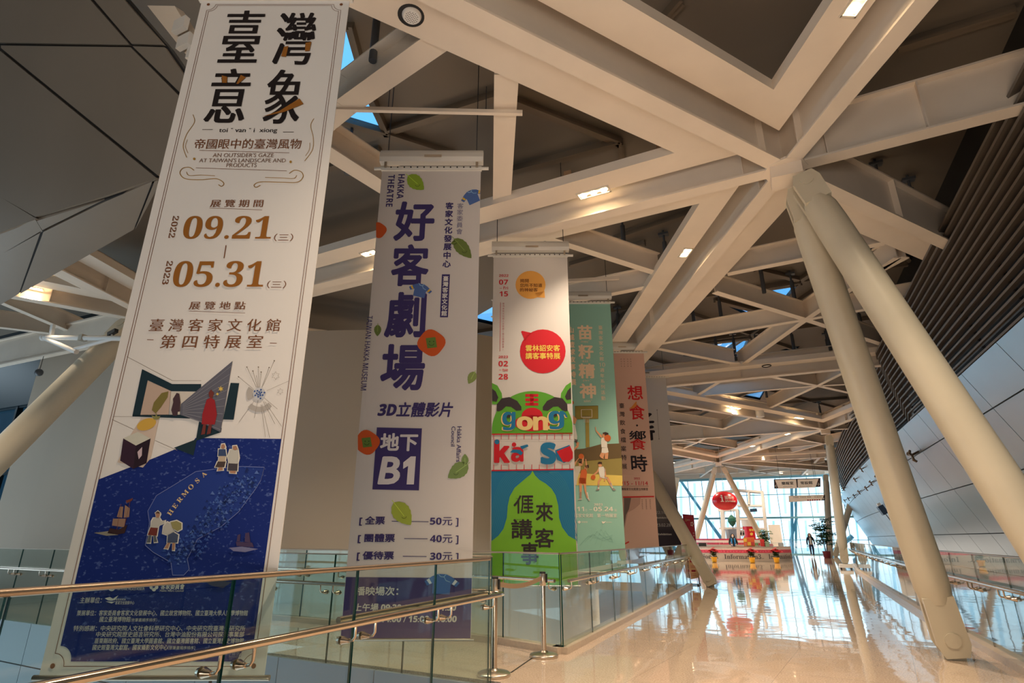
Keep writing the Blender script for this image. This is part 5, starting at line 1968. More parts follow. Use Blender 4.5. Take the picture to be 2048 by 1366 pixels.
p.ink(200, 44, 60).text('2022', 1267.5, 1280, 957, 4, 0.01).text('09/15 - 11/14', 1232, 1295.5, 966.5, 8, 0.012)
p.ink(110, 84, 80).stroke([(1240, 972.5), (1297, 972.5)], 0.5)
p.ink(52, 42, 46).text('臺灣客家文化館第五特展室', 1238, 1296, 978.2, 5.5, 0.008)
p.ink(204, 40, 44).poly([(1246, 993), (1308, 991.8), (1308, 994.4), (1246, 995.6)])
p.ink(190, 152, 138).poly([(1247, 996), (1281, 995), (1280, 1008), (1270, 1017), (1256, 1025), (1248, 1060)])
p.layer(2).ink(110, 96, 90).poly([(1248, 996), (1262, 996), (1258, 1018), (1252, 1030), (1248, 1055)])
p.layer(1).ink(128, 96, 88)
for x in (1242, 1248, 1255, 1261):
    p.vtext('食物記事', x, 716, x + 1, 735, 2.6, 0)
for x in (1284, 1292, 1300):
    p.vtext('香蕉鳳梨醬油', x, 998, x + 1, 1019, 2.6, 0)
p.ink(204, 60, 50).poly([(1250, 1086), (1258, 1082), (1258, 1085), (1250, 1089)])
p.build('printed_design', c5_)

# ---------------------------------------------------------------- 6: navy banner, its grey upper reflection painted in
gm = mat('cloth_navy_sheen', (150, 150, 150), 0.6, spec=0.3)  # grey reflection on the upper part is put into the cloth colour
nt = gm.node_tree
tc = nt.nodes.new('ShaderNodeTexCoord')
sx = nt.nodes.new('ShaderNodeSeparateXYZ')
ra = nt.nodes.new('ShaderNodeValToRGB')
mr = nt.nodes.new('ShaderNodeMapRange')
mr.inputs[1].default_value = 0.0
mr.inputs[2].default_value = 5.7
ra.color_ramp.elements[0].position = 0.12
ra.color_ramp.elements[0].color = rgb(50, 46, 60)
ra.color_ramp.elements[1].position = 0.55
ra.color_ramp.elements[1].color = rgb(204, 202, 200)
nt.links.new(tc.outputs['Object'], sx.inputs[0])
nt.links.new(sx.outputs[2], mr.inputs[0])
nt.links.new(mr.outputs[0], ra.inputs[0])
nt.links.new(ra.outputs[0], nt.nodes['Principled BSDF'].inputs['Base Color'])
B6, c6_, p = banner('farthest navy banner, a grey reflection painted into its upper part, with small white dates', 18.7, 3.98, 5.26, 0.85, 6.5, (150, 150, 150), cloth_mat=gm)
p.layer(1).ink(40, 38, 48)
p.text('之', 1268, 1308, 834, 26, 0.06).text('所', 1268, 1310, 866, 30, 0.06)
p.ink(96, 94, 94).stroke([(1314, 820), (1318, 878)], 0.5)
p.ell(1314, 820, 1, 1, 8).ell(1318, 878, 1, 1, 8)
p.ink(214, 214, 216)
p.text(sans('2022.10.31', False), 1303, 1340, 1025, 5.5, 0).text(sans('Hsinyi Exhibition'), 1295, 1340, 1036, 4.6, 0).text(sans('2023.02.28', False), 1304, 1341, 1050, 6, 0).text(sans('Changxing Exhibition'), 1286, 1343, 1069, 5, 0)
p.ink(120, 118, 124).stroke([(1290, 1027.5), (1321, 1027.5)], 0.4)
p.build('printed_design', c6_)
# ================================================================== INFORMATION DESK
DC = V((-3.45, 42.75, 0))             # centre of the curved desk
DR = 4.35


def dpt(a, r, z):                    # a in degrees, 0 faces the walkway entrance
    t = math.radians(-90 + a)
    return V((DC.x + r * math.cos(t), DC.y + r * math.sin(t), z))


def arcwall(m, r0, r1, z0, z1, a0, a1, n=40):
    b = mb(m)
    for i in range(n):
        u, v = a0 + (a1 - a0) * i / n, a0 + (a1 - a0) * (i + 1) / n
        b.hexa([dpt(u, r0, z0), dpt(v, r0, z0), dpt(v, r1, z0), dpt(u, r1, z0)], [dpt(u, r0, z1), dpt(v, r0, z1), dpt(v, r1, z1), dpt(u, r1, z1)])
    return b


desk = thing('information_desk', 'curved grey information desk with a red patterned band in front of the glazed wall', 'desk', (DC.x, DC.y, 0))
M_DGREY = mat('desk_grey', (176, 170, 162), 0.4, noise=0.04, nscale=6)
M_DRED = mat('desk_red', (186, 62, 88), 0.45, noise=0.3, nscale=9)
M_DWHT = mat('desk_white', (224, 214, 210), 0.45, noise=0.06, nscale=9)
A0, A1 = -75, 66
arcwall(M_DGREY, DR - 0.45, DR, 0.0, 0.5, A0, A1).build('front_panel', desk, smooth=False)
arcwall(M_DRED, DR - 0.45, DR + 0.005, 0.5, 0.68, A0, A1).build('red_band', desk, smooth=False)
arcwall(M_DWHT, DR - 0.45, DR + 0.004, 0.68, 0.83, A0, A1).build('white_band', desk, smooth=False)
arcwall(M_STEELC, DR - 0.5, DR + 0.03, 0.83, 0.855, A0, A1).build('worktop', desk, smooth=False)
gl = MB().use(M_WIN)
for i in range(36):
    u, v = A0 + (A1 - A0) * i / 36, A0 + (A1 - A0) * (i + 1) / 36
    gl.hexa([dpt(u, DR - 0.28, 1.06), dpt(v, DR - 0.28, 1.06), dpt(v, DR + 0.05, 1.06), dpt(u, DR + 0.05, 1.06)], [dpt(u, DR - 0.28, 1.075), dpt(v, DR - 0.28, 1.075), dpt(v, DR + 0.05, 1.075), dpt(u, DR + 0.05, 1.075)])
gl.build('glass_shelf', desk, smooth=False)
for i in range(14):
    a = A0 + 4 + (A1 - A0 - 8) * i / 13
    mb(M_STEELC).tube([dpt(a, DR - 0.12, 0.855), dpt(a, DR - 0.12, 1.06)], 0.014, 8).build('shelf_post', desk)
lt = mb(mat('desk_letters', (66, 64, 68), 0.5))
for txt, a0, a1, h0, h1 in (('Information3..', 3.2, 33.5, 0.16, 0.44), ('Information3..', -32, -1.5, 0.16, 0.44), ('Information3..', 38, 68, 0.16, 0.44)):
    vs, fs = glyph(serif(txt), 0)
    x0, y0, x1, y1 = bbox(vs)
    lt.add([dpt(a0 + (a1 - a0) * (x - x0) / (x1 - x0), DR + 0.006, h0 + (h1 - h0) * (y - y0) / (y1 - y0)) for x, y in vs], fs)
lt.build('lettering', desk, smooth=None)
M_PETAL = mat('desk_flower', (214, 120, 140), 0.5)
fl_ = mb(M_PETAL)
for i in range(60):
    a = A0 + 2 + (A1 - A0 - 4) * i / 59
    q = [(dpt(a + 0.42 * (0.5 if k % 2 else 1) * math.cos(k * PI / 5), DR + 0.009, 0.59 + 0.06 * (0.45 if k % 2 else 1) * math.sin(k * PI / 5))) for k in range(10)]
    fl_.poly(q)
fl_.build('flower_print', desk, smooth=None)
bk = thing('back_counter', 'red and white striped back counter behind the receptionist', 'counter', (DC.x, DC.y + 0.6, 0))
off = V((0, 1.9, 0))


def arc2(m, z0, z1):
    b = arcwall(m, DR - 1.2, DR - 0.9, z0, z1, -62, 40, 30)
    b.v = [tuple(V(p) + off) for p in b.v]
    return b


arc2(M_DGREY, 0.0, 0.95).build('base', bk, smooth=False)
arc2(M_DRED, 0.95, 1.07).build('stripe', bk, smooth=False)
arc2(M_DWHT, 1.07, 1.21).build('stripe', bk, smooth=False)
arc2(M_DRED, 1.21, 1.31).build('stripe', bk, smooth=False)


def at(px, py, y):
    return ony(px, py, y)


# things on the desk
def desk_item(name, label, cat, px, w_, h_, col, d_=0.05, y=39.3, z=0.86, tilt=0.0, rows=0):
    for _ in range(6):               # on the worktop, behind the glass shelf
        xx = at(px, 1090, y).x
        y = DC.y - math.sqrt(3.96 ** 2 - (xx - DC.x) ** 2)
    p = V((xx, y, z))
    t = thing(name, label, cat, p)
    g = mb(mat('paper_%d_%d_%d' % col, col, 0.6))
    ax = (V((1, 0, 0)), V((0, math.cos(tilt), -math.sin(tilt))), V((0, math.sin(tilt), math.cos(tilt))))
    g.box(p + V((0, 0, h_ / 2)), (w_, d_, h_), ax)
    g.build('body', t, smooth=False)
    for r in range(rows):
        for k in range(3):
            c2_ = random.choice([(222, 96, 54), (232, 190, 70), (236, 232, 226), (96, 150, 90), (200, 60, 60)])
            g = mb(mat('paper_%d_%d_%d' % c2_, c2_, 0.6))
            g.box(p + V(((k - 1) * w_ * 0.33, -0.03 - 0.03 * (rows - r), h_ * (0.2 + 0.38 * r) + 0.06)), (w_ * 0.28, 0.01, h_ * 0.36))
            g.build('leaflet', t, smooth=False)
    return t


desk_item('brochure_rack', 'rack of orange and white leaflets on the desk right of the receptionist', 'brochure rack', 1499, 0.62, 0.52, (214, 130, 70), rows=2)
desk_item('brochure_rack', 'pale leaflet stand at the middle of the desk, right of the orange rack', 'brochure rack', 1515, 0.34, 0.38, (226, 222, 214), rows=1)
desk_item('flyer_holder', 'red flyer in a holder on the desk in front of the white frame tower', 'flyer holder', 1524, 0.3, 0.42, (206, 52, 52), y=39.6)
desk_item('flyer_holder', 'small green and white flyer on the desk near its right end', 'flyer holder', 1535, 0.24, 0.28, (150, 178, 150), y=40.0)
desk_item('tissue_box', 'small pink box on the desk at the foot of the right slanting column', 'box', 1541, 0.28, 0.16, (226, 150, 160), y=40.3, d_=0.14)
desk_item('monitor', 'low black monitor on the desk left of the receptionist', 'monitor', 1405, 0.45, 0.2, (26, 28, 32), y=39.5, d_=0.06)
desk_item('document_box', 'small grey box on the desk at its far right end', 'box', 1562, 0.3, 0.2, (170, 176, 182), y=41.2, d_=0.14)


# ------------------------------------------------------------------ potted plants
def leaf_quad(b, base, d, up, ln, wd):
    sd = d.cross(up)
    sd = sd.normalized() if sd.length > 1e-4 else V((1, 0, 0))
    u = sd.cross(d).normalized()
    m = base + d * ln * 0.5 + u * ln * 0.08
    e = base + d * ln - u * ln * 0.06
    b.add([base, base + d * ln * 0.25 + sd * wd * 0.38 + u * 0.02 * ln, m + sd * wd * 0.5, base + d * ln * 0.8 + sd * wd * 0.3, e,
           base + d * ln * 0.8 - sd * wd * 0.3, m - sd * wd * 0.5, base + d * ln * 0.25 - sd * wd * 0.38 + u * 0.02 * ln, m],
          [[0, 1, 8], [1, 2, 8], [2, 3, 8], [3, 4, 8], [4, 5, 8], [5, 6, 8], [6, 7, 8], [7, 0, 8]])


def rdir(up=0.0):
    a = random.uniform(0, 2 * PI)
    z = random.uniform(-0.5, 0.6) + up
    return V((math.cos(a), math.sin(a), z)).normalized()


M_LEAF = mat('leaf_green', (52, 98, 52), 0.4, noise=0.2, nscale=4)
M_LEAF2 = mat('poinsettia_leaf', (54, 84, 40), 0.45)
M_BRACT = mat('poinsettia_red', (214, 34, 48), 0.5)
M_FOIL = mat('gold_foil', (232, 176, 40), 0.3, metal=0.4)
M_STEM = mat('bark', (128, 110, 84), 0.7)
random.seed(11)
# poinsettias
p0 = onz(1429, 1125)
po = thing('poinsettia', 'leftmost red poinsettia in a gold pot before the desk', 'potted plant', p0, 'poinsettias standing in front of the desk')
g = mb(M_FOIL).lathe(p0, [(0.10, 0), (0.14, 0.04), (0.15, 0.22), (0.20, 0.30), (0.17, 0.29)], 14)
g.build('pot', po)
g = mb(M_LEAF2)
for i in range(46):
    d = rdir(0.1)
    leaf_quad(g, p0 + V((0, 0, random.uniform(0.34, 0.55))) + d * 0.04, d, V((0, 0, 1)), random.uniform(0.2, 0.32), 0.15)
g.build('foliage', po, smooth=None)
g = mb(M_BRACT)
for i in range(15):
    a = i * 2.4
    rr = 0.27 * math.sqrt(i / 14)
    c = p0 + V((rr * math.cos(a), rr * math.sin(a), 0.80 - rr * 0.8 + random.uniform(-0.03, 0.04)))
    for k in range(9):
        b_ = k * 2 * PI / 9 + i
        d = V((math.cos(b_), math.sin(b_), random.uniform(-0.1, 0.35))).normalized()
        leaf_quad(g, c, d, V((0, 0, 1)), 0.19, 0.11)
g.build('red_bracts', po, smooth=None)
copy_tree(po, onz(1505, 1126), 'middle red poinsettia in a gold pot before the desk')
copy_tree(po, onz(1554, 1126), 'rightmost red poinsettia in a gold pot before the desk')
po.location = p0


def tree_plant(label, base, hgt, spread, n, potc, lo=0.3):
    t = thing('potted_plant', label, 'potted plant', base)
    mb(mat('pot_%d_%d_%d' % potc, potc, 0.4)).lathe(base, [(0.2, 0), (0.23, 0.05), (0.27, 0.42), (0.29, 0.46), (0.25, 0.45)], 18).build('pot', t)
    s_ = mb(M_STEM)
    tips = []
    for k in range(4):
        a = k * 1.7 + 0.3
        q = [base + V((0.05 * math.cos(a), 0.05 * math.sin(a), 0.4))]
        for m in range(1, 6):
            f = m / 5
            q.append(base + V((spread * 0.45 * f * math.cos(a + f * 0.5), spread * 0.45 * f * math.sin(a + f * 0.5), 0.4 + (hgt - 0.6) * f * (0.75 + 0.08 * k))))
        s_.tube(q, [0.03, 0.026, 0.022, 0.018, 0.014, 0.01], 7)
        tips += q[1:]
    s_.build('stem', t)
    g = mb(M_LEAF)
    for i in range(n):
        q = random.choice(tips)
        d0 = rdir(0.25)
        e = q + d0 * random.uniform(0.1, spread * 0.55)
        if e.z < base.z + lo:
            continue
        for k in range(7):           # palmate cluster
            b_ = k * 2 * PI / 7
            d = (V((math.cos(b_), math.sin(b_), -0.25)) + d0 * 0.4).normalized()
            leaf_quad(g, e, d, V((0, 0, 1)), random.uniform(0.22, 0.32), 0.13)
    g.build('foliage', t, smooth=None)
    return t


random.seed(5)
tree_plant('tall leafy green plant in a dark red pot right of the walking person', onz(1655, 1116), 2.75, 0.95, 190, (120, 34, 48), 0.9)
tree_plant('green plant standing behind the right end of the desk beside the white board', V((at(1533, 1105, 43.5).x, 43.5, 0)), 2.05, 0.5, 90, (90, 90, 90), 0.8)

# ------------------------------------------------------------------ oval sign and hanging signs
def Signs(p0, X=V((1, 0, 0)), Nn=V((0, -1, 0))):
    return Print(p0, X, V((0, 0, 1)), Nn)


oc = V((-2.92, 40.0, 3.6))
ov = thing('oval_sign', 'red egg-shaped information sign hanging above the desk', 'sign', oc)
M_RED = mat('sign_red', (204, 30, 44), 0.25)
mb(M_RED).ball(oc, 0.80, 0.55, 0.585, n=36, ax=(RT, FH, V((0, 0, 1)))).build('shell', ov)
mb(M_WHITE).tube([oc + V((0, 0, 0.57)), (oc.x, oc.y, 7.98)], 0.012, 6).build('wire', ov)
sp_ = mb(M_WHITE)


def onegg(u, v):                     # point on the egg at u (right), v (up) seen from the entrance
    k = max(0.0, 1 - (u / 0.80) ** 2 - (v / 0.585) ** 2)
    return oc + RT * u + V((0, 0, v)) - FH * (0.55 * math.sqrt(k) + 0.006)


for txt, u0_, u1_, v0_, v1_, bd in (('服務台', -0.17, 0.45, 0.06, 0.28, 0), (sans('Information'), -0.17, 0.52, -0.10, 0.03, 0)):
    vs, fs = glyph(txt, bd)
    x0, y0, x1, y1 = bbox(vs)
    sp_.add([onegg(u0_ + (u1_ - u0_) * (x - x0) / (x1 - x0), v0_ + (v1_ - v0_) * (y - y0) / (y1 - y0)) for x, y in vs], fs)
for k in range(8):                   # the letter i in short pieces that follow the curve
    a_, b_ = -0.08 + 0.30 * k / 8, -0.08 + 0.30 * (k + 1) / 8
    x0 = -0.43 if k == 0 or k == 7 else -0.37
    x1 = -0.24 if k == 0 else -0.29
    sp_.add([onegg(x0, a_), onegg(x1, a_), onegg(x1, b_), onegg(x0, b_)], [[0, 1, 2, 3]])
sp_.add([onegg(-0.33, 0.30)] + [onegg(-0.33 + 0.05 * math.cos(k * PI / 6), 0.30 + 0.05 * math.sin(k * PI / 6)) for k in range(12)], [[0, 1 + k, 1 + (k + 1) % 12] for k in range(12)])
sp_.build('lettering', ov, smooth=None)


def hang_sign(label, y, pts_dark, panels, texts, arrows, dots=()):
    c = at(sum(x for x, _ in pts_dark) / len(pts_dark), pts_dark[0][1], y)
    t = thing('direction_sign', label, 'sign', c)
    mb(mat('sign_brown', (58, 46, 44), 0.4)).slab([at(a, b, y) for a, b in pts_dark], V((0, 0.10, 0))).build('board', t, smooth=False)
    k = mb(mat('sign_cream', (232, 216, 196), 0.5, emit=(240, 220, 196), estr=0.12))
    for q in panels:
        k.slab([at(a, b, y - 0.004) for a, b in q], V((0, -0.01, 0)))
    k.build('light_panel', t, smooth=False)
    pr = Signs(V((0, y - 0.016, 0)))
    pr.ink(*((50, 42, 42) if y < 45 else (150, 130, 112)))
    for tx in texts:
        pr.text(*tx)
    pr.ink(230, 226, 220)
    for q in arrows:
        pr.stroke(q[:3], 0.9).stroke(q[3:], 0.9)
    pr.ink(190, 40, 60)
    for a, b in dots:
        pr.ell(a, b, 1.5, 1.5, 10)
    pr.build('lettering', t)
    for x in (pts_dark[0][0] + 12, pts_dark[1][0] - 12):
        p_ = at(x, pts_dark[0][1], y + 0.05)
        mb(M_DARK).tube([p_, (p_.x, p_.y, 7.98)], 0.01, 6).build('wire', t)


hang_sign('brown and cream hanging sign with an arrow at each end, upper of the two', 42, [(1547.5, 958.5), (1641, 956), (1641, 973.5), (1548.5, 977)],
          [[(1550, 960), (1592, 958.8), (1594, 976.6), (1557, 977.5)], [(1595, 958.8), (1637, 957.5), (1631, 974.8), (1596, 976.4)]],
          [('簡報室', 1563, 1587, 966.5, 6.5, 0.02), ('常設館', 1601, 1625, 965.7, 6.5, 0.02), ('Briefing Room', 1567, 1584, 973.3, 2.2, 0), ('Permanent Exhibition', 1600, 1624, 972.2, 2, 0)],
          [[(1553, 969), (1550, 972), (1553, 975), (1550, 972), (1556, 972)], [(1636, 965.5), (1639, 968.5), (1636, 971.5), (1633, 968.5), (1639, 968.5)]])
hang_sign('cream hanging sign with red dots and one arrow, lower and farther of the two', 48, [(1577, 991.5), (1650, 989.5), (1650, 1000.5), (1578, 1004)],
          [[(1577, 992), (1648, 990), (1643, 1001), (1578.5, 1004.2)]],
          [('文物館', 1586, 1597, 994.5, 3, 0.0), ('特展室', 1600, 1612, 994.2, 3, 0.0), ('餐廳', 1614, 1622, 994, 3, 0.0), ('兒童館', 1628, 1643, 993.6, 3, 0.0)],
          [[(1646, 995), (1648, 997), (1646, 999), (1644.5, 997), (1648, 997)]], [(1616 + i * 4.6, 1000.2 - i * 0.1) for i in range(6)])

# ------------------------------------------------------------------ white tower frame behind the desk
YT = 47.0
tw = thing('frame_tower', 'white open steel frame tower standing behind the information desk', 'frame tower', (at(1485, 1105, YT).x, YT, 0))


def tb_(a, b, wd=0.16, dy=0.0, nm='rail'):
    A_, B_ = at(a[0], a[1], YT), at(b[0], b[1], YT)
    if nm == 'post':
        A_.z = 0.0
    mb(M_WHITE).bar(A_ + V((0, dy, 0)), B_ + V((0, dy, 0)), wd, wd, V((0, 1, 0))).build(nm, tw, smooth=False)


for dy in (0.0, 1.3):
    tb_((1447.5, 1115), (1442, 985), 0.2, dy, 'post')
    tb_((1478, 1108), (1474, 1020), 0.2, dy, 'post')
    tb_((1536, 1108), (1524, 983), 0.2, dy, 'post')
    for a, b in (((1432, 985), (1478, 980)), ((1478, 980), (1526, 984)), ((1436, 1021), (1476, 1019)), ((1474, 1011), (1528, 1011)), ((1478, 1038), (1530, 1038)), ((1438, 1057), (1478, 1056)), ((1480, 1056), (1534, 1058)), ((1497, 983), (1498, 1011))):
        tb_(a, b, 0.13, dy)
for x, y in ((1442, 985), (1524, 983), (1447, 1058), (1533, 1058), (1474, 1020)):
    p_ = at(x, y, YT)
    mb(M_WHITE).bar(p_, p_ + V((0, 1.3, 0)), 0.12, 0.12).build('tie', tw, smooth=False)
mb(mat('grey_panel', (150, 160, 176), 0.5)).box(at(1466, 1072, YT + 0.6), (0.95, 0.05, 1.0)).build('panel', tw, smooth=False)
mb(mat('blue_black', (34, 58, 84), 0.4)).bar(at(1500, 1021, YT - 0.1), at(1514, 1020, YT - 0.1), 0.25, 0.22).build('winch', tw, smooth=False)
um = thing('umbrella', 'dark green folded umbrella hanging in the white frame tower', 'umbrella', at(1465, 1032, YT - 0.4))
b_ = at(1465, 1051, YT - 0.4)
g = mb(mat('umbrella_green', (18, 92, 78), 0.6)).lathe(b_, [(0.02, -0.1), (0.16, 0.05), (0.30, 0.3), (0.27, 0.5), (0.12, 0.68), (0.03, 0.75)], 10)
g.build('canopy', um, smooth=False)
mb(M_DARK).tube([b_ + V((0, 0, -0.25)), b_ + V((0, 0, 1.1))], 0.015, 6).build('shaft', um)
yp = 46.2
pt_ = thing('poster_drum', 'red round poster stand with a white cap inside the white frame tower', 'poster stand', (at(1503, 1105, yp).x, yp, 0))
pcx = at(1503, 1100, yp)
zt = at(1503, 1053, yp).z
mb(M_RED).lathe((pcx.x, yp, 0), [(0.40, 0.3), (0.40, zt)], 24).build('drum', pt_)
mb(M_WHITE).lathe((pcx.x, yp, 0), [(0.42, zt), (0.44, zt + 0.42)], 24).build('cap', pt_)
pr = Print(V((0, yp - 0.41, 0)), V((1, 0, 0)), V((0, 0, 1)), V((0, -1, 0)))
pr.ink(232, 196, 90).text('客家', 1498, 1508, 1060, 5, 0.03).ell(1503, 1068, 3, 3, 14)
pr.build('lettering', pt_)
wb_ = thing('white_board', 'tall bright white display board behind the right end of the desk', 'board', (at(1551, 1105, 46).x, 46, 0))
mb(M_WHITE).box(at(1551, 1071, 46), (0.78, 0.06, 1.45)).build('panel', wb_, smooth=False)
for x in (1545, 1557):
    q = at(x, 1090, 46)
    mb(M_STEELC).tube([(q.x, 46, 0), (q.x, 46, q.z)], 0.02, 8).build('leg', wb_)
ps = thing('pictogram_sign', 'small white sign with a black pictogram on the frame tower, right of the receptionist', 'sign', at(1484, 1066, 44.5))
mb(M_WHITE).box(at(1484, 1066, 44.5), (0.36, 0.03, 0.42)).build('plate', ps, smooth=False)
pr = Print(V((0, 44.48, 0)), V((1, 0, 0)), V((0, 0, 1)), V((0, -1, 0)))
pr.ink(40, 40, 44).ell(1482, 1063, 1, 1, 10).rect(1480.5, 1064.5, 1483.5, 1070).ell(1487, 1063, 1, 1, 10).rect(1485.5, 1064.5, 1488.5, 1070)
pr.build('pictogram', ps)
q = at(1484, 1070, 44.5)
mb(M_STEELC).tube([(q.x, 44.52, 0), (q.x, 44.52, q.z)], 0.015, 8).build('leg', ps)

# red and tan poster on a black stand
yb = 19.1
sd_ = thing('poster_stand', 'tall red and tan poster on a black stand behind the leaning column', 'poster stand', (at(1384, 1168, yb).x, yb, 0))
q = lambda x, y, d=0.0: at(x, y, yb) + V((0, d, 0))
mb(M_RED if False else mat('poster_red', (168, 32, 56), 0.5)).slab([q(1365, 1028), q(1387, 1030), q(1393, 1098), q(1373, 1100)], V((0, 0.015, 0))).build('red_panel', sd_, smooth=False)
mb(mat('poster_tan', (206, 166, 122), 0.55)).slab([q(1373, 1100), q(1393, 1098), q(1398, 1155), q(1382, 1158.5)], V((0, 0.015, 0))).build('tan_panel', sd_, smooth=False)
g = mb(M_BLACK)
g.bar(q(1362, 1031, 0.04), q(1381, 1168, 0.04), 0.03, 0.03).bar(q(1386, 1030, 0.04), q(1398.5, 1168, 0.04), 0.03, 0.03)
for x, y in ((1381, 1168), (1398, 1168)):
    b0 = q(x, y)
    g.bar((b0.x, b0.y - 0.25, 0.02), (b0.x, b0.y + 0.3, 0.02), 0.04, 0.03)
b0, b1 = q(1381, 1168), q(1398, 1168)
g.bar((b0.x, b0.y, 0.02), (b1.x, b1.y, 0.02), 0.03, 0.03)
g.build('stand', sd_, smooth=False)
pr = Print(V((0, yb - 0.004, 0)), V((1, 0, 0)), V((0, 0, 1)), V((0, -1, 0)))
pr.ink(226, 196, 120).stroke([(1371, 1038), (1373.5, 1038), (1373.5, 1042), (1371, 1042)], 0.5, True)
pr.ink(232, 222, 214).text('客家文化', 1374, 1380, 1040, 2.6, 0)
for k in range(5):
    a = k * 2 * PI / 5
    pr.ell(1384 + 2.2 * math.cos(a), 1048 + 3.4 * math.sin(a), 1.2, 1.5, 8)
pr.vtext('特展', 1387, 1064, 1388, 1074, 3, 0)
pr.ink(168, 32, 56)
pr.rect(1380, 1121, 1389, 1124.5).rect(1383, 1140, 1391, 1143.5)
pr.text('展覽', 1381, 1388, 1110, 3.5, 0.0)
for y in (1132, 1135, 1148, 1151.5):
    pr.stroke([(1381 + (y - 1132) * 0.08, y), (1391 + (y - 1132) * 0.08, y - 0.3)], 0.6)
pr.ink(236, 226, 216).text('公告', 1382, 1387.5, 1122.8, 2.4, 0).text('時間', 1384, 1390, 1141.8, 2.4, 0)
pr.build('printed_design', sd_)


# ================================================================== PEOPLE
def skin(name, chains, m, parent, levels=2, loc=None):
    """chains: list of [(x, y, z, radius), ...]; the first point of a later chain may be an index (chain, point) to branch from"""
    vs, es, rs, idx = [], [], [], {}
    for ci, ch in enumerate(chains):
        prev = None
        for pi, c in enumerate(ch):
            if len(c) == 2:
                prev = idx[c]
                continue
            vs.append(c[:3])
            rs.append(c[3])
            idx[(ci, pi)] = len(vs) - 1
            if prev is not None:
                es.append((prev, len(vs) - 1))
            prev = len(vs) - 1
    me = bpy.data.meshes.new(name)
    me.from_pydata(vs, es, [])
    o = bpy.data.objects.new(name, me)
    COL.objects.link(o)
    o.modifiers.new('skin', 'SKIN')
    if not me.skin_vertices:
        bpy.data.objects.remove(o)
        return None
    for i, r in enumerate(rs):
        me.skin_vertices[0].data[i].radius = (r, r) if not isinstance(r, tuple) else r
    me.skin_vertices[0].data[0].use_root = True
    sb_ = o.modifiers.new('sub', 'SUBSURF')
    sb_.levels = levels
    sb_.render_levels = levels
    dg = bpy.context.evaluated_depsgraph_get()
    nm = bpy.data.meshes.new_from_object(o.evaluated_get(dg))
    bpy.data.objects.remove(o)
    b = mb(m)
    b.add([v.co for v in nm.vertices], [list(p.vertices) for p in nm.polygons])
    b.build(name, parent)
    return True


SKINM = mat('skin', (214, 166, 140), 0.5)
HAIRM = mat('black_hair', (20, 18, 20), 0.45)
MASKM = mat('face_mask', (232, 234, 236), 0.7)


